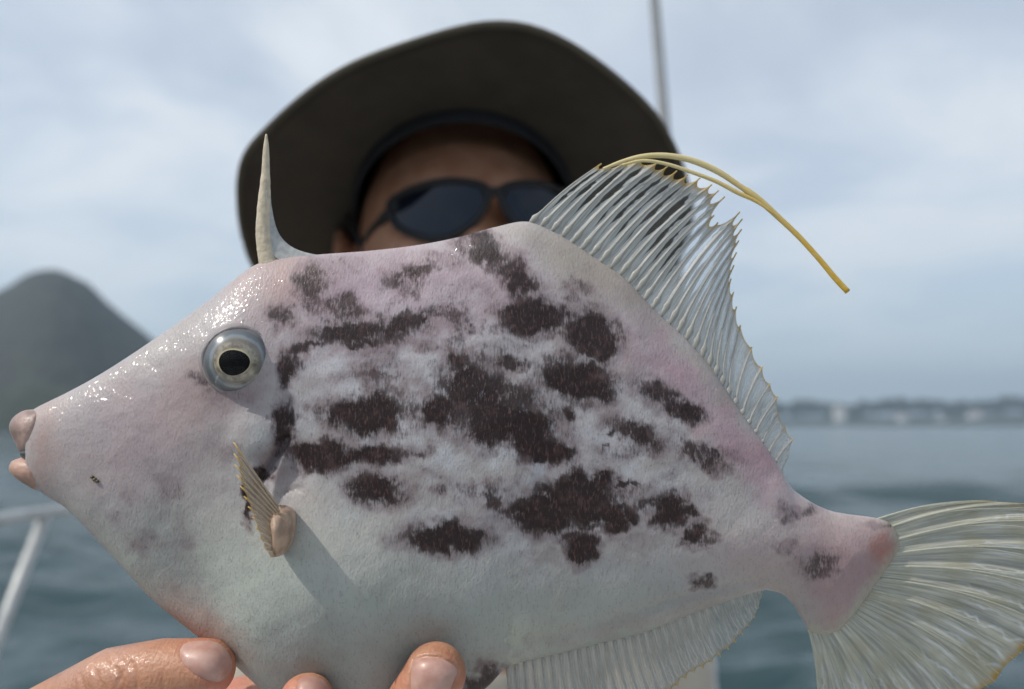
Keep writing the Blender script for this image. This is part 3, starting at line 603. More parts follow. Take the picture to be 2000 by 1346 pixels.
fin('anal_fin', [(992, 1304), (1040, 1289), (1115, 1271), (1180, 1255), (1250, 1238), (1310, 1215), (1370, 1192), (1420, 1174), (1455, 1162), (1490, 1153)],
    [(1004, 1420), (1060, 1432), (1120, 1425), (1190, 1408), (1250, 1385), (1300, 1358), (1335, 1330), (1362, 1310), (1385, 1298), (1412, 1277), (1440, 1250), (1462, 1222), (1478, 1198), (1486, 1168)], 30, M_MEM_ANAL, M_RAY, 0.0020, 2.2 * PXM, 1.4 * PXM,
    depth=lambda u, v: 0.003 * v, bend=0.03, scallop=0.05, bulb=0.9, tipgain=0.015)
fin('tail_fin', [(1722, 1014), (1745, 1030), (1755, 1065), (1742, 1105), (1718, 1150), (1686, 1195), (1655, 1222), (1615, 1236), (1578, 1230)],
    [(1930, 978), (2030, 990), (2085, 1040), (2100, 1110), (2080, 1180), (2030, 1240), (1985, 1285), (1940, 1335), (1870, 1385), (1790, 1420), (1690, 1440), (1596, 1425)], 13, M_MEM_TAIL, M_RAY_TAIL, 0.0016, 2.4 * PXM, 1.0 * PXM,
    depth=lambda u, v: 0.006 * v * v - 0.003 * math.sin(5 * u) * v, bend=-0.05, scallop=0.02, bulb=0.0, branch=3, inset=16.0, rows=26, sub=10)
# the stout first dorsal spine with its skin web
sp = catmull([(534, 540, 22), (522, 500, 18.5), (515, 450, 15.5), (516, 400, 13.0), (518, 360, 10), (519, 330, 7.8), (519.5, 300, 6.4), (520, 280, 4.6), (520, 262, 1.6)], 60)
sv = [LP(a, b, 0.0) for a, b, r in sp]; spr = np.array([r for a, b, r in sp]) * PXM * (1 + 0.07 * np.array([vnoise(np.array([k * 0.9]), np.array([3.0]))[0] - 0.5 for k in range(60)]))
spine = mesh_obj('dorsal_spine', *tube(sv, spr, 16, 0.85), M_SPINE, fish)
for k, (a, b) in enumerate(((513, 292), (512, 318), (509, 345), (507, 372), (505, 392))):
    mesh_obj('barb', *tube([LP(a + 6, b - 2, -0.0003), LP(a - 0.5, b + 4, -0.0003)], [3.2 * PXM, 0.5 * PXM], 8), M_SPINE, spine)
e1 = catmull([(528, 370), (531, 405), (541, 448), (560, 475), (590, 491), (632, 500)], 24); e0 = catmull([(520, 372), (518, 420), (520, 460), (535, 500), (575, 515), (635, 510)], 24)
WV = []
for k in range(24):
    for j in range(5):
        f = j / 4; p = e0[k] * (1 - f) + e1[k] * f; WV.append(LP(p[0], p[1], -0.0016 * (1 - f)))
for k in range(24):
    for j in range(5):
        f = j / 4; p = e0[k] * (1 - f) + e1[k] * f; WV.append(LP(p[0], p[1], 0.0016 * (1 - f) + 0.0002))
WF = [(s + k * 5 + j, s + (k + 1) * 5 + j, s + (k + 1) * 5 + j + 1, s + k * 5 + j + 1) for s in (0, 120) for k in range(23) for j in range(4)] + [(k * 5 + 4, (k + 1) * 5 + 4, 120 + (k + 1) * 5 + 4, 120 + k * 5 + 4) for k in range(23)]
M_WEB = Mat('spine_web'); M_WEB.base(M_WEB.mix(M_WEB.rng(M_WEB.noise(M_WEB.coords(), 700, 4), 0.3, 0.7), (0.42, 0.44, 0.44), (0.60, 0.61, 0.60))).set(Roughness=0.3); _t = M_WEB.n('BsdfTranslucent'); _t.inputs[0].default_value = (0.6, 0.62, 0.64, 1)
M_WEB.l(M_WEB.mixshader(0.3, M_WEB.b.outputs[0], _t.outputs[0]), M_WEB.out.inputs[0])
mesh_obj('spine_web', WV, WF, M_WEB.m, fish)
# yellow filament trailing from the front of the dorsal fin: two strands that join
f1 = catmull([(1178, 330, 4), (1215, 316, 6), (1255, 306, 7.5), (1300, 304, 8), (1350, 313, 9), (1400, 334, 9), (1440, 360, 8), (1480, 388, 8), (1520, 424, 7), (1560, 462, 6.5), (1600, 506, 6.5), (1630, 542, 7), (1656, 570, 7)], 90)
f2 = catmull([(1215, 322, 3), (1255, 314, 5), (1300, 320, 5.5), (1350, 336, 6), (1400, 355, 6.5), (1440, 376, 7), (1476, 393, 5.5), (1512, 418, 2.0)], 60)
fil = mesh_obj('dorsal_filament', *tube([LP(a, b, -0.001) for a, b, r in f1], [r * (0.85 if k > 45 else 0.7) * PXM for k, (a, b, r) in enumerate(f1)], 12, 0.7), M_FILAMENT, fish); fattr(fil, 'along', np.repeat(np.linspace(0, 1, 90), 12))
f2o = mesh_obj('strand', *tube([LP(a, b, -0.0018) for a, b, r in f2], [r * 0.65 * PXM for a, b, r in f2], 10, 0.7), M_FILAMENT, fil); fattr(f2o, 'along', np.repeat(np.linspace(0.1, 0.75, 60), 10))
# lips
def lip(name, pts, mat, ysc):
    q = catmull(pts, 28); return mesh_obj(name, *tube([LP(a, b, 0) for a, b, r in q], [r * PXM for a, b, r in q], 28, ysc), mat, fish)
def lip_blob(name, outline, thick, mat):
    """a lip as a rounded pad: outline in photo pixels, thick in metres towards both flanks"""
    o = catmull(outline, 60, True); c = o.mean(0); V = []; Fc = []; n = 60; rings = 12
    for sgn in (-1, 1):
        for k in range(rings + 1):
            f = k / rings
            for p in o:
                q = c + (p - c) * math.sin(f * math.pi / 2) if sgn else p
                V.append(LP(q[0], q[1], sgn * thick * math.cos(f * math.pi / 2)))
    for s in (0, 1):
        b = s * (rings + 1) * n
        for k in range(rings):
            for i in range(n): Fc.append((b + k * n + i, b + k * n + (i + 1) % n, b + (k + 1) * n + (i + 1) % n, b + (k + 1) * n + i))
    return mesh_obj(name, V, Fc, mat, fish)
lip_blob('upper_lip', [(62, 800), (44, 803), (26, 815), (18, 830), (20, 846), (29, 864), (40, 884), (60, 886), (76, 872), (86, 835), (80, 802)], 0.0067, M_LIP)
lip_blob('lower_lip', [(34, 896), (22, 902), (17, 914), (22, 926), (36, 938), (52, 948), (70, 957), (84, 950), (84, 915), (66, 898), (48, 893)], 0.0062, M_LIP2)
lip_blob('mouth', [(40, 882), (60, 866), (80, 888), (66, 908), (48, 902), (41, 891)], 0.0060, M_MOUTH)
# eye
def eye_parts():
    y0 = surf(447, 704); R = 0.0114; c = LP(447, 704, 0) ; d = D0 + y0 - 0.002; c = np.array(((447 - CX) / FPX * d, y0 + 0.0070, (CY - 704) / FPX * d))
    t = mesh_obj('eye', *ellipsoid((0, 0, 0), (R, R, R), 48, 32), None, fish); t.location = c; t.rotation_euler = (math.radians(2), 0, math.radians(15))
    m = Mat('eye_ring'); tc = m.n('TexCoord'); sp_ = m.n('SeparateXYZ'); m.l(tc.outputs['Object'], sp_.inputs[0])
    r = m.math('SQRT', m.math('ADD', m.math('POWER', sp_.outputs[0], 2.0), m.math('POWER', sp_.outputs[2], 2.0)))
    rr = m.math('ADD', r, m.math('MULTIPLY', m.math('SUBTRACT', m.noise(m.coords(), 300, 3), 0.5), 0.0012))
    ramp = m.n('ValToRGB'); m.l(m.rng(rr, 0, 0.0106, 0, 1, False), ramp.inputs[0]); cr = ramp.color_ramp
    for p_, c_ in ((0.0, (0.10, 0.09, 0.07)), (0.60, (0.16, 0.15, 0.12)), (0.66, (0.22, 0.22, 0.22)), (0.70, (0.20, 0.235, 0.265)), (0.75, (0.115, 0.13, 0.145)), (0.84, (0.10, 0.108, 0.115)), (0.95, (0.20, 0.18, 0.18))):
        e = cr.elements.new(p_); e.color = c_ + (1,)
    cr.elements[-1].color = (0.26, 0.225, 0.225, 1)
    m.base(ramp.outputs[0]).set(Roughness=0.25); m.b.inputs['Coat Weight'].default_value = 0.6; t.data.materials.append(m.m)
    def disc(name, rx, rz, cx, cz, off, mat, hole=0.0):
        V = []; Fc = []; n = 48; k = 10
        for j in range(k + 1):
            f = hole + (1 - hole) * j / k
            for i in range(n):
                a = 2 * math.pi * i / n; w = 1 + 0.03 * math.sin(3 * a + 1); x = cx + rx * f * math.cos(a) * w; z = cz + rz * f * math.sin(a) * w
                V.append((x, -math.sqrt(max(R * R - x * x - z * z, 1e-9)) - off, z))
        for j in range(k):
            for i in range(n): Fc.append((j * n + i, j * n + (i + 1) % n, (j + 1) * n + (i + 1) % n, (j + 1) * n + i))
        if not hole: Fc.append(tuple(range(n)))
        return mesh_obj(name, V, Fc, mat, t)
    mi = Mat('iris'); c = mi.coords(); n1 = mi.noise(c, 500, 5, 0.65); tc = mi.n('TexCoord'); s2 = mi.n('SeparateXYZ'); mi.l(tc.outputs['Object'], s2.inputs[0])
    r2 = mi.math('SQRT', mi.math('ADD', mi.math('POWER', mi.math('MULTIPLY', mi.math('ADD', s2.outputs[0], 0.0008), 0.83), 2.0), mi.math('POWER', s2.outputs[2], 2.0)))
    col = mi.mix(mi.rng(n1, 0.32, 0.66), (0.15, 0.125, 0.095), (0.36, 0.32, 0.25)); col = mi.mix(mi.rng(r2, 0.0042, 0.0034), col, (0.66, 0.55, 0.32)); col = mi.mix(mi.rng(r2, 0.0050, 0.0062), col, (0.17, 0.15, 0.13))
    mi.base(col).set(Roughness=0.3); mi.b.inputs['Coat Weight'].default_value = 0.5
    disc('iris', 0.0066, 0.0064, 0, 0, 0.00012, mi.m)
    mp = Mat('pupil'); mp.b.inputs['Base Color'].default_value = (0.006, 0.006, 0.007, 1); mp.set(Roughness=0.6); mp.b.inputs['Specular IOR Level'].default_value = 0.1
    disc('pupil', 0.0043, 0.0037, -0.0008, -0.0002, 0.0003, mp.m)
    mc = Mat('cornea'); gl = mc.n('BsdfGlossy'); gl.inputs['Roughness'].default_value = 0.04; tp = mc.n('BsdfTransparent'); fr = mc.n('Fresnel'); fr.inputs[0].default_value = 1.20
    mc.l(mc.mixshader(fr.outputs[0], tp.outputs[0], gl.outputs[0]), mc.out.inputs[0])
    disc('cornea', 0.0078, 0.0076, 0, 0, 0.0009, mc.m)
    a = np.linspace(0, 2 * math.pi, 61)
    ring = [(0.0096 * math.cos(x), -0.0056 + 0.0004 * math.sin(2 * x), 0.0096 * math.sin(x)) for x in a]
    lm = simple('eyelid_fold', (0.27, 0.235, 0.235), 0.5, 0.1, 300, bump=0.3, bscale=900)
    mesh_obj('eyelid', *tube(ring, [0.0009 + 0.0003 * math.sin(x + 2) + 0.00015 * math.sin(5 * x) for x in a], 10, 1.0, False), lm, t)
eye_parts()
# pectoral fin: a fleshy stalk standing off the flank and a pleated fan folded forwards
def pectoral():
    st = catmull([(548, 988), (553, 1010), (555, 1040), (550, 1066), (543, 1086)], 26); y0 = surf(560, 1030)
    V = []; Fc = []; n = 22
    for k, (a, b) in enumerate(st):
        f = k / 25; e = math.sqrt(max(1 - abs(2 * f - 1) ** 3.0, 0.02)); rx = (19 - 3 * f) * PXM * e; dz = 0.0085 * e
        c = LP(a, b, y0 - 0.005); rx *= 1 + 0.10 * math.sin(7 * f + 1); dz *= 1 + 0.12 * math.sin(5 * f)
        for i in range(n):
            th = 2 * math.pi * i / n; V.append(c + np.array((rx * math.cos(th), dz * math.sin(th), 0)))
    for k in range(25):
        for i in range(n): Fc.append((k * n + i, k * n + (i + 1) % n, (k + 1) * n + (i + 1) % n, (k + 1) * n + i))
    Fc += [tuple(range(n)), tuple(25 * n + i for i in range(n - 1, -1, -1))]
    t = mesh_obj('pectoral_fin', V, Fc, M_PEC, fish)
    nr = 12; b = catmull([(544, 990), (549, 1018), (549, 1048), (545, 1070), (538, 1087)], nr); tp = catmull([(459, 868), (460, 900), (466, 935), (478, 970), (492, 1005), (504, 1040), (516, 1070), (528, 1088)], nr)
    sub = 6; rows = 12; W = []; A = []; B = []
    def pos(u, v):
        i = min(int(u), nr - 2); f = u - i; p = (b[i] * (1 - f) + b[i + 1] * f) * (1 - v) + (tp[i] * (1 - f) + tp[i + 1] * f) * v; return p
    for q in range((nr - 1) * sub + 1):
        u = q / sub; fu = u - math.floor(u); kk = 1 - 0.10 * (1 - (2 * fu - 1) ** 2)
        for j in range(rows):
            v = j / (rows - 1) * kk; p = pos(min(u, nr - 1.001), v)
            W.append(LP(p[0], p[1], y0 - 0.0105 - 0.0035 * v + 0.0005 * (1 - math.cos(2 * math.pi * u)) / 2)); A.append(u + 1e-4); B.append(j / (rows - 1))
    fan = mesh_obj('fan', W, [(i * rows + j, (i + 1) * rows + j, (i + 1) * rows + j + 1, i * rows + j + 1) for i in range((nr - 1) * sub) for j in range(rows - 1)], fin_membrane('pectoral_membrane', (0.54, 0.43, 0.31), (0.62, 0.38, 0.06), 0.96, 0.0), t)
    fattr(fan, 'across', A); fattr(fan, 'along', B); rm = ray_mat('pectoral_ray', (0.40, 0.295, 0.20), (0.60, 0.38, 0.08), 0.7)
    for i in range(nr):
        vv = np.linspace(0, 1.03, 10); pts = [LP(*pos(min(i, nr - 1.001), v), y0 - 0.0108 - 0.0035 * v) for v in vv]
        r = mesh_obj('fin_ray', *tube(pts, [(1.9 - 0.8 * v) * PXM for v in vv], 7, 0.6), rm, t); fattr(r, 'along', np.repeat(vv, 7))
pectoral()
# a speck of weed stuck to the cheek
wm = simple('weed_speck', (0.10, 0.075, 0.03), 0.5, 0.2, 2000); wv = [ellipsoid(ON(a, b, 0.0004), (r * PXM, 0.0006, r * PXM * 0.8), 10, 7) for a, b, r in ((180, 932, 4), (185, 937, 4.5), (190, 940, 3.5))]
tag(mesh_obj('weed_scrap', *merge(*[([Vector(fish.matrix_basis @ Vector(v)) for v in w[0]], w[1]) for w in wv]), wm), 'tiny brown scrap of weed stuck on the pale fish cheek', 'weed')

# ------------------------------------------------------------------ the person
def W(px, py, d, r): return (P(px, py, d), r * d / FPX)
def hand_r():
    ch = lambda *a: capsules([W(*x) for x in a])
    parts = [ch((-150, 1640, .335, 92), (40, 1452, .292, 86), (222, 1333, .264, 67), (318, 1314, .2605, 65), (402, 1306, .2590, 57)),
             ch((-40, 1660, .36, 85), (120, 1540, .345, 70), (340, 1412, .318, 58), (480, 1374, .305, 53), (590, 1368, .297, 46)),
             ch((-60, 1740, .37, 85), (130, 1640, .36, 70), (360, 1520, .335, 58), (510, 1478, .315, 52), (610, 1470, .300, 45)),
             ch((-80, 1810, .38, 80), (120, 1730, .37, 66), (350, 1630, .345, 55), (480, 1590, .325, 49), (570, 1570, .308, 43)),
             ch((-100, 1880, .385, 75), (90, 1820, .38, 58), (290, 1740, .355, 47), (390, 1700, .338, 42), (460, 1670, .325, 38)),
             ch((-150, 1640, .335, 90), (-330, 1880, .40, 110)), ch((-40, 1660, .36, 85), (-330, 1880, .40, 110)), ch((-60, 1740, .37, 85), (-330, 1880, .40, 110)), ch((-80, 1810, .38, 80), (-330, 1880, .40, 110)), ch((-100, 1880, .385, 75), (-330, 1890, .40, 105)),
             ch((-330, 1880, .40, 112), (-420, 2080, .46, 105), (-380, 2200, .52, 110))]
    return remesh(merge(*parts), 0.0007, 9)
def hand_l():
    ch = lambda *a: capsules([W(*x) for x in a])
    parts = [ch((1010, 1780, .33, 98), (830, 1610, .272, 88), (800, 1440, .2545, 76), (822, 1378, .2520, 70), (850, 1316, .2500, 61)),
             ch((930, 1690, .35, 80), (740, 1600, .315, 68), (640, 1500, .272, 60), (606, 1430, .2555, 57), (598, 1371, .2515, 54)),
             ch((950, 1740, .365, 80), (760, 1640, .345, 68), (640, 1540, .325, 57), (600, 1450, .305, 52), (600, 1390, .295, 45)),
             ch((990, 1800, .375, 78), (800, 1740, .36, 64), (680, 1640, .335, 54), (640, 1560, .315, 49), (630, 1500, .302, 43)),
             ch((1030, 1860, .385, 74), (860, 1830, .37, 56), (750, 1750, .345, 46), (710, 1690, .33, 42), (690, 1640, .315, 38)),
             ch((1010, 1780, .33, 95), (1190, 1920, .41, 112)), ch((930, 1690, .35, 82), (1190, 1920, .41, 112)), ch((950, 1740, .365, 80), (1190, 1920, .41, 110)), ch((990, 1800, .375, 78), (1190, 1920, .41, 108)), ch((1030, 1860, .385, 74), (1190, 1930, .41, 105)),
             ch((1190, 1920, .41, 112), (1260, 2080, .47, 106), (1270, 2180, .53, 110))]
    return remesh(merge(*parts), 0.0007, 9)
HV, HF = hand_r(); LV, LF = hand_l()
HC = P(905, 492, 0.706); YAW = math.radians(-7); TILT = math.radians(8)
HM = Matrix.Translation(HC) @ Matrix.Rotation(-YAW, 4, 'Z') @ Matrix.Rotation(-TILT, 4, 'X') @ Matrix.Scale(1.07, 4)    # head: x to the picture's right, -y is the face, z up
def head_mesh(grow=0.0):
    nu, nv = 96, 80; V = []
    for j in range(nv + 1):
        th = math.pi * j / nv
        for i in range(nu):
            ph = 2 * math.pi * i / nu; x = math.sin(th) * math.sin(ph); y = -math.sin(th) * math.cos(ph); z = math.cos(th)
            X, Y, Z = x * 0.0785, y * 0.0985, z * 0.122 - 0.006
            if Z < -0.03: k = min(1, (-0.03 - Z) / 0.09); X *= 1 - 0.28 * k; Y = Y * (1 - 0.22 * k) - 0.012 * k * (y < 0)
            if y < 0:
                g = lambda cx, cz, sx, sz: math.exp(-((X - cx) / sx) ** 2 - ((Z - cz) / sz) ** 2)
                Y += 0.006 * g(0, 0.055, 0.06, 0.035)                                   + 0.0030 * (g(0.006, 0.030, 0.0022, 0.012) + g(-0.006, 0.030, 0.0022, 0.012))   # flatter forehead, frown lines
                Y -= 0.005 * (g(0.03, 0.022, 0.022, 0.010) + g(-0.03, 0.022, 0.022, 0.010))   # brow
                Y += 0.011 * (g(0.032, 0.0, 0.017, 0.013) + g(-0.032, 0.0, 0.017, 0.013))     # sockets
                Y -= 0.006 * (g(0.032, -0.001, 0.011, 0.007) + g(-0.032, -0.001, 0.011, 0.007))
                Y -= 0.010 * g(0, 0.0, 0.009, 0.020) + 0.017 * g(0, -0.034, 0.012, 0.016) + 0.008 * (g(0.013, -0.040, 0.007, 0.008) + g(-0.013, -0.040, 0.007, 0.008))
                Y -= 0.006 * (g(0.042, -0.026, 0.022, 0.018) + g(-0.042, -0.026, 0.022, 0.018))
                Y -= 0.006 * g(0, -0.068, 0.024, 0.008) + 0.007 * g(0, -0.078, 0.020, 0.006) + 0.010 * g(0, -0.105, 0.022, 0.016); Y += 0.005 * g(0, -0.073, 0.022, 0.002)
            V.append(Vector((X, Y, Z)) * (1 + grow))
    Fc = [(j * nu + i, (j + 1) * nu + i, (j + 1) * nu + (i + 1) % nu, j * nu + (i + 1) % nu) for j in range(nv) for i in range(nu)]
    return V, Fc
N1 = [(351, 1275), (359, 1258), (392, 1249), (430, 1255), (451, 1280), (454, 1306), (432, 1330), (410, 1330), (382, 1317), (360, 1297)]
N2 = [(808, 1290), (830, 1285), (861, 1286), (886, 1300), (894, 1311), (886, 1330), (876, 1356), (866, 1378), (838, 1388), (812, 1380), (803, 1350), (803, 1318)]
N3 = [(582, 1334), (590, 1322), (612, 1319), (634, 1327), (646, 1343), (648, 1366), (636, 1388), (610, 1394), (588, 1384), (580, 1360)]
def person():
    hv, hf = head_mesh(); parts = [([HM @ v for v in hv], hf)]
    for s in (-1, 1):
        R = Matrix.Rotation(s * 0.35, 3, 'Z'); e = []
        for k in range(14):
            a = -0.6 + 4.6 * k / 13; e.append((HM @ Vector((s * (0.083 + 0.010 * math.sin(a * 0.7)), 0.010 + 0.017 * math.cos(a), -0.016 + 0.031 * math.sin(a))), 0.0048))
        parts.append(capsules(e)); v, f = ellipsoid((s * 0.080, 0.010, -0.018), (0.006, 0.017, 0.028), 16, 12); parts.append(([HM @ q for q in v], f))
    neck0 = HM @ Vector((0, 0.03, -0.09)); chest = P(905, 1260, 0.83); 
    parts.append(capsules([(HM @ Vector((0, 0.02, -0.06)), 0.056), (P(905, 960, 0.80), 0.060), (P(905, 1150, .83), 0.072)]))
    sr, sL = P(560, 1185, 0.80), P(1255, 1185, 0.80)
    parts.append(capsules([(sr, 0.054), (P(905, 1130, 0.84), 0.085), (sL, 0.054)]))
    parts.append(capsules([(P(905, 1260, 0.86), 0.125), (P(905, 1700, 0.88), 0.120), (P(905, 2150, 0.92), 0.125)])); parts.append(capsules([(P(770, 1300, 0.86), 0.10), (P(770, 1700, 0.88), 0.095), (P(790, 2150, 0.92), 0.105)])); parts.append(capsules([(P(1040, 1300, 0.86), 0.10), (P(1040, 1700, 0.88), 0.095), (P(1020, 2150, 0.92), 0.105)]))
    er, eL = P(430, 1950, 0.80), P(1330, 1950, 0.80)
    parts.append(capsules([(sr, 0.052), (er, 0.040)])); parts.append(capsules([(sL, 0.052), (eL, 0.040)]))
    parts.append(capsules([(er, 0.040), (P(-330, 2090, .50), 0.029), (P(-415, 2080, .46), 0.026)])); parts.append(capsules([(eL, 0.040), (P(1265, 2150, .52), 0.029), (P(1255, 2080, .47), 0.026)]))
    # hips and legs: standing in the cockpit
    hip = P(905, 2150, 0.92); fl = 0.33
    for s in (-1, 1):
        parts.append(capsules([(hip + Vector((s * 0.09, 0, 0)), 0.098), (Vector((hip.x + s * 0.11, 1.00, fl + 0.40)), 0.060), (Vector((hip.x + s * 0.12, 1.02, fl + 0.07)), 0.042)])); parts.append(capsules([(Vector((hip.x + s * 0.12, 1.04, fl + 0.040)), 0.040), (Vector((hip.x + s * 0.14, 0.84, fl + 0.030)), 0.030)]))
    bv, bf = remesh(merge(*parts), 0.0032, 3)
    V, Fc = merge((bv, bf), (HV, HF), (LV, LF))
    A = np.array([tuple(v) for v in V]); E = A - np.array(CAM); dep = E @ np.array(FWD); pxs = CX + E @ np.array(RIGHT) / dep * FPX; pys = CY - E @ np.array(UP) / dep * FPX
    cr = np.zeros(len(A))                                 # knuckle creases
    for ln, a, w in (([(206, 1268), (216, 1292), (232, 1318), (240, 1350)], .5, 4.5), ([(232, 1270), (250, 1290), (264, 1312), (268, 1345)], .45, 4.5), ([(180, 1296), (190, 1325), (205, 1350)], .35, 4), ([(315, 1312), (320, 1350)], .2, 4), ([(155, 1318), (166, 1346)], .3, 4), ([(222, 1290), (245, 1284)], .25, 4), ([(260, 1292), (240, 1312), (228, 1340)], .25, 4), (N1 + N1[:1], .6, 4.5), (N2 + N2[:1], .6, 4.5), (N3 + N3[:1], .6, 4.5)):
        cr += a * np.exp(-(seg_dist(pxs, pys, ln) / w) ** 2)
    V = (A + np.array(FWD) * (cr * 0.0014 * (dep < 0.275))[:, None]).tolist()
    o = mesh_obj('person', V, Fc, M_SKIN); tag(o, 'person in a wide brimmed hat and sunglasses holding up a fish', 'person')
    A = np.array(V); inv = np.array([(v - CAM) for v in map(Vector, V)])
    dep = inv @ np.array(FWD); pxs = CX + inv @ np.array(RIGHT) / dep * FPX; pys = CY - inv @ np.array(UP) / dep * FPX
    fl_ = np.zeros(len(V)); wt = np.zeros(len(V)); near = dep < 0.34
    for cx, cy, r, s in ((440, 1335, 45, 1.0), (555, 1345, 30, 1.0), (905, 1330, 16, .7), (780, 1330, 20, .5), (385, 1255, 40, .5)): fl_ = np.maximum(fl_, s * np.exp(-((pxs - cx) ** 2 + (pys - cy) ** 2) / r ** 2) * near)
    for cx, cy, r, s in ((225, 1300, 60, 1.0), (150, 1330, 60, .8), (815, 1272, 40, 1.0), (840, 1280, 25, 1)): wt = np.maximum(wt, s * np.exp(-((pxs - cx) ** 2 + (pys - cy) ** 2) / r ** 2) * near)
    fattr(o, 'flush', fl_); fattr(o, 'wet', wt)
    return o, sr, sL, er, eL, hip
PERSON, SR, SL, ER, EL, HIP = person()
M_NAIL = Mat('fingernail'); _n = M_NAIL.noise(M_NAIL.coords(), 220, 3); M_NAIL.base(M_NAIL.mix(M_NAIL.rng(_n, 0.3, 0.7), (0.42, 0.225, 0.18), (0.52, 0.325, 0.27))).set(Roughness=0.42); M_NAIL.b.inputs['Coat Weight'].default_value = 0.12
M_NAIL.b.inputs['Subsurface Weight'].default_value = 0.2; M_NAIL.b.inputs['Subsurface Radius'].default_value = (0.003, 0.0015, 0.001)
hb = BVHTree.FromPolygons([Vector(v) for v in HV], HF); lb = BVHTree.FromPolygons([Vector(v) for v in LV], LF)
def nail(tree, outline, lift=0.0007):
    o = catmull(outline, 48, True); c = o.mean(0); V = []; Fc = []; n = 48; rings = 10
    def hit(p):
        d = (P(p[0], p[1], 0.3) - CAM).normalized(); h = tree.ray_cast(CAM, d); return h[0] if h[0] else P(p[0], p[1], 0.252)
    for k in range(rings + 1):
        f = k / rings
        for p in o:
            q = c + (p - c) * f; w = hit(q); up = lift * (1 - f ** 4) - 0.0004 * (f > 0.99); V.append(w + (CAM - w).normalized() * up)
    for k in range(rings):
        for i in range(n): Fc.append((k * n + i, k * n + (i + 1) % n, (k + 1) * n + (i + 1) % n, (k + 1) * n + i))
    return mesh_obj('fingernail', V, Fc, M_NAIL.m, PERSON)
nail(hb, N1); nail(lb, N2); nail(lb, N3)
M_HAIR = simple('dark_hair', (0.012, 0.010, 0.009), 0.5, 0.2, 300, bump=0.8, bscale=600)
def hair():
    hv, hf = head_mesh(0.025); keep = [];
    for f in hf:
        c = sum((hv[i] for i in f), Vector()) / 4
        line = 0.2 if c.y < -0.03 else (0.085 - (c.y + 0.03) / 0.03 * 0.085 if c.y < 0.0 else (-0.02 if c.y < 0.035 else -0.075))
        if c.z > line: keep.append(f)
    used = sorted({i for f in keep for i in f}); mp = {i: k for k, i in enumerate(used)}
    mesh_obj('hair', [HM @ (hv[i] + Vector((0, 0, 0.0015 * math.sin(i * 1.7)))) for i in used], [tuple(mp[i] for i in f) for f in keep], M_HAIR, PERSON)
hair()
M_SHIRT = simple('pale_shirt', (0.46, 0.42, 0.36), 0.85, 0.06, 30, bump=0.5, bscale=160); M_TROUSER = simple('dark_shorts', (0.05, 0.06, 0.08), 0.85, 0.1, 30)
def shirt():
    parts = [capsules([(SR, 0.064), (P(905, 1130, 0.84), 0.097), (SL, 0.064)])]
    for x in (770, 905, 1040): parts.append(capsules([(P(x, 1280, 0.86), 0.128 if x == 905 else 0.112), (P(x, 1700, 0.88), 0.130 if x == 905 else 0.112), (P(905 + (x - 905) * .9, 2120, 0.92), 0.135 if x == 905 else 0.118)]))
    parts.append(capsules([(SR, 0.060), (ER, 0.050)])); parts.append(capsules([(SL, 0.060), (EL, 0.050)]))
    parts.append(capsules([(ER, 0.050), (P(-320, 2090, .51), 0.040)])); parts.append(capsules([(EL, 0.050), (P(1263, 2140, .515), 0.040)]))
    parts.append(capsules([(P(905, 1070, 0.815), 0.070), (P(905, 1150, 0.835), 0.085)]))
    v, f = remesh(merge(*parts), 0.005, 4); v = [q + Vector((0, 0, 0)) for q in v]
    A = np.array(v); w = (fbm(A[:, 0] * 26 + 5, A[:, 2] * 14, 4) - 0.5) * 0.014; v = [Vector((a[0], a[1] + d, a[2])) for a, d in zip(A, w)]
    mesh_obj('shirt', v, f, M_SHIRT, PERSON)
    parts = []
    for s in (-1, 1): parts.append(capsules([(HIP + Vector((s * 0.08, 0, 0.0)), 0.122), (Vector((HIP.x + s * 0.11, 1.00, 0.80)), 0.095)]))
    v, f = remesh(merge(*parts), 0.007, 3); mesh_obj('shorts', v, f, M_TROUSER, PERSON)
shirt()
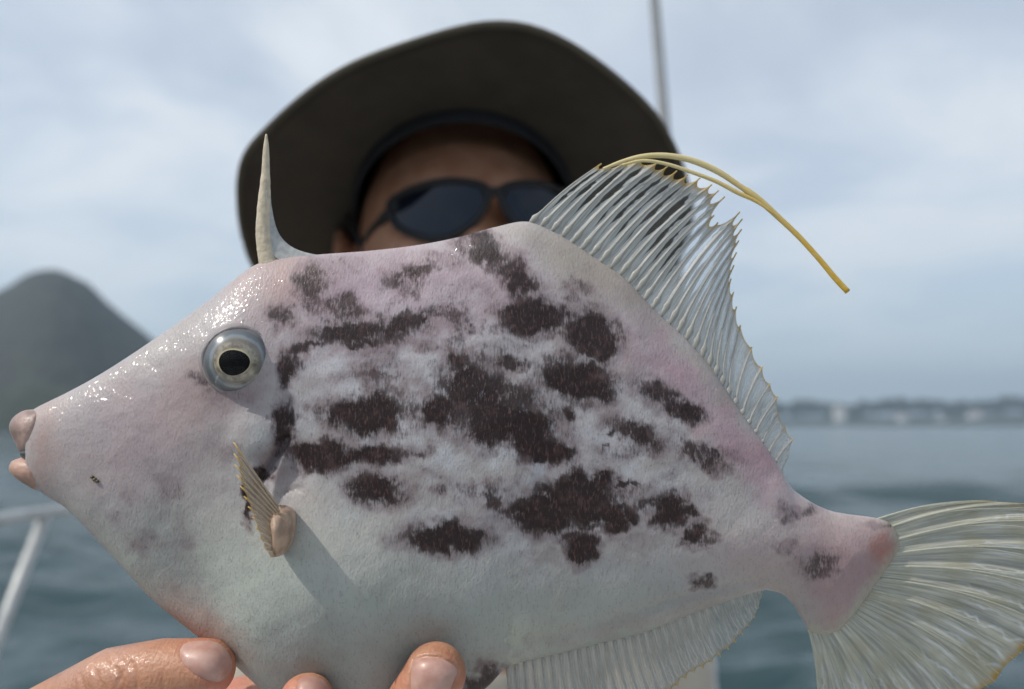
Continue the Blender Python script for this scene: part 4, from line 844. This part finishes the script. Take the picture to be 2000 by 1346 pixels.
# ------------------------------------------------------------------ the hat
HT = math.radians(27.5)                          # hat pushed well back
hat = empty('hat', P(905, 408, 0.695)); tag(hat, 'dark olive wide brimmed sun hat worn tilted back', 'hat')
hat.rotation_euler = (-HT, 0, math.radians(5)); hat.scale = (0.965,) * 3
M_HAT = simple('olive_canvas', (0.036, 0.029, 0.021), 0.9, 0.10, 40, bump=0.6, bscale=900); M_BIND = simple('brim_binding', (0.075, 0.065, 0.046), 0.85, 0.08, 40); M_BAND = simple('navy_sweatband', (0.009, 0.010, 0.014), 0.8, 0.1, 60)
def hat_parts():
    n, k = 128, 16; ax, ay = 0.089, 0.106; V = []
    def edge(ph):                              # ph = 0 at the front
        wave = 0.0055 * math.sin(3 * ph + 0.7) + 0.004 * math.sin(5 * ph + 2.0) + 0.003 * math.sin(9 * ph)
        fr = math.cos(ph)
        return 0.180 + 0.004 * math.sin(2 * ph + .5) + 0.003 * math.sin(5 * ph), -0.012 - 0.006 * max(fr, 0) - 0.020 * abs(math.sin(ph)) ** 2 - 0.012 * max(-fr, 0) + wave
    def pt(ph, f, up=0.0):
        r, z = edge(ph); x = math.sin(ph); y = -math.cos(ph); a = (ax * (1 - f) + r * f) * x; b = (ay * (1 - f) + (r * 1.02) * f) * y
        return Vector((a, b, z * f ** 1.3 + up))
    rows = [(f, 0.0) for f in np.linspace(0, 1, k)] + [(f, 0.0022) for f in np.linspace(1, 0, k)]
    for f, up in rows:
        for i in range(n): V.append(pt(2 * math.pi * i / n, f, up))
    Fc = [(j * n + i, j * n + (i + 1) % n, (j + 1) * n + (i + 1) % n, (j + 1) * n + i) for j in range(len(rows) - 1) for i in range(n)]
    br = mesh_obj('brim', V, Fc, M_HAT, hat)
    mesh_obj('edge_binding', *tube([pt(2 * math.pi * i / n, 1.0, 0.0011) for i in range(n + 1)], 0.0024, 8, 1.0, False), M_BIND, br)
    for f in (0.91, 0.955): mesh_obj('stitch_row', *tube([pt(2 * math.pi * i / n, f, -0.0002) for i in range(n + 1)], 0.0004, 6, 1.0, False), M_HAT, br)
    V = []
    prof = [(1.0, 0.0), (0.995, 0.02), (0.98, 0.05), (0.95, 0.075), (0.88, 0.093), (0.74, 0.103), (0.5, 0.108), (0.25, 0.110), (0.02, 0.110)]
    for s, z in prof:
        for i in range(n): ph = 2 * math.pi * i / n; V.append(Vector((ax * s * math.sin(ph), -ay * s * math.cos(ph), z)))
    mesh_obj('crown', V, [(j * n + i, j * n + (i + 1) % n, (j + 1) * n + (i + 1) % n, (j + 1) * n + i) for j in range(len(prof) - 1) for i in range(n)], M_HAT, hat)
    V = []
    for s, z in ((1.02, -0.001), (1.0, -0.009), (0.985, -0.011), (0.97, -0.006), (0.965, 0.025)):
        for i in range(n): ph = 2 * math.pi * i / n; V.append(Vector((ax * s * math.sin(ph), -ay * s * math.cos(ph), z)))
    mesh_obj('sweatband', V, [(j * n + i, j * n + (i + 1) % n, (j + 1) * n + (i + 1) % n, (j + 1) * n + i) for j in range(4) for i in range(n)], M_BAND, hat)
    inv = (Matrix.Translation(hat.location) @ hat.rotation_euler.to_matrix().to_4x4()).inverted()
    cord = [P(668, 420, 0.70), P(690, 460, 0.665), P(704, 500, 0.66), P(760, 620, 0.68), P(905, 760, 0.66), P(1050, 620, 0.68), P(1120, 500, 0.68), P(1140, 420, 0.70)]
    mesh_obj('chin_cord', *tube(catmull([inv @ v for v in cord], 60), 0.0022, 8), M_BAND, hat)
hat_parts()
# ------------------------------------------------------------------ the sunglasses
gl = empty('sunglasses', P(966, 392, 0.590)); tag(gl, 'black wraparound sunglasses with dark glossy lenses on the face', 'sunglasses')
gl.rotation_euler = (-math.radians(6), 0, math.radians(7))
M_FRAME = simple('black_frame', (0.006, 0.006, 0.007), 0.6, 0.1, 50)
M_LENS = Mat('dark_lens'); M_LENS.b.inputs['Base Color'].default_value = (0.006, 0.008, 0.014, 1); M_LENS.set(Roughness=0.03, IOR=1.42); M_LENS.b.inputs['Specular Tint'].default_value = (0.75, 0.85, 1.0, 1)
def glasses():
    out = [(.0045, .008), (.016, .0135), (.033, .0158), (.052, .0145), (.065, .0115), (.0715, .0055), (.066, -.010), (.053, -.020), (.042, -.0245), (.030, -.0245), (.018, -.019), (.010, -.011), (.005, -.001)]
    def wrap(a, b): return Vector((a, (a * a) / (2 * 0.080) + b * b / (2 * 0.16), b))
    for s in (-1, 1):
        q = catmull(out, 64, True); c = q.mean(0); V = []; n = 64; k = 12
        for j in range(k + 1):
            for p in q:
                r = c + (p - c) * (j / k); V.append(wrap(s * r[0], r[1]))
        mesh_obj('lens', V, [(j * n + i, j * n + (i + 1) % n, (j + 1) * n + (i + 1) % n, (j + 1) * n + i) for j in range(k) for i in range(n)], M_LENS.m, gl)
        mesh_obj('rim', *tube([wrap(s * p[0], p[1]) for p in np.vstack([q, q[:1]])], 0.0027, 10, 1.0, False), M_FRAME, gl)
        a = wrap(s * 0.0655, 0.004); mesh_obj('temple', *tube(catmull([a, a + Vector((s * 0.006, 0.014, 0.000)), Vector((s * 0.0885, 0.075, -0.004)), Vector((s * 0.0895, 0.112, -0.012)), Vector((s * 0.089, 0.130, -0.034))], 24), [0.0046] * 6 + [0.0034] * 18, 10, 0.6, True, (1, 0, 0)), M_FRAME, gl)
    mesh_obj('bridge', *tube([wrap(-0.008, 0.0075), wrap(-0.003, 0.0065) , wrap(0.003, 0.0065), wrap(0.008, 0.0075)], 0.0034, 10), M_FRAME, gl)
glasses()
# ------------------------------------------------------------------ haze over the water
hz = Mat('sea_haze'); hz.nt.nodes.remove(hz.b); pv = hz.n('VolumePrincipled'); pv.inputs['Color'].default_value = (0.64, 0.82, 1.0, 1); pv.inputs['Density'].default_value = 0.00032; pv.inputs['Anisotropy'].default_value = 0.2
hz.l(pv.outputs[0], hz.out.inputs['Volume'])
tag(mesh_obj('haze', *box(-6200, 6200, -6200, 6200, -2.0, 330), hz.m, None, False), 'thin blue sea haze over the bay', 'haze', kind='stuff')
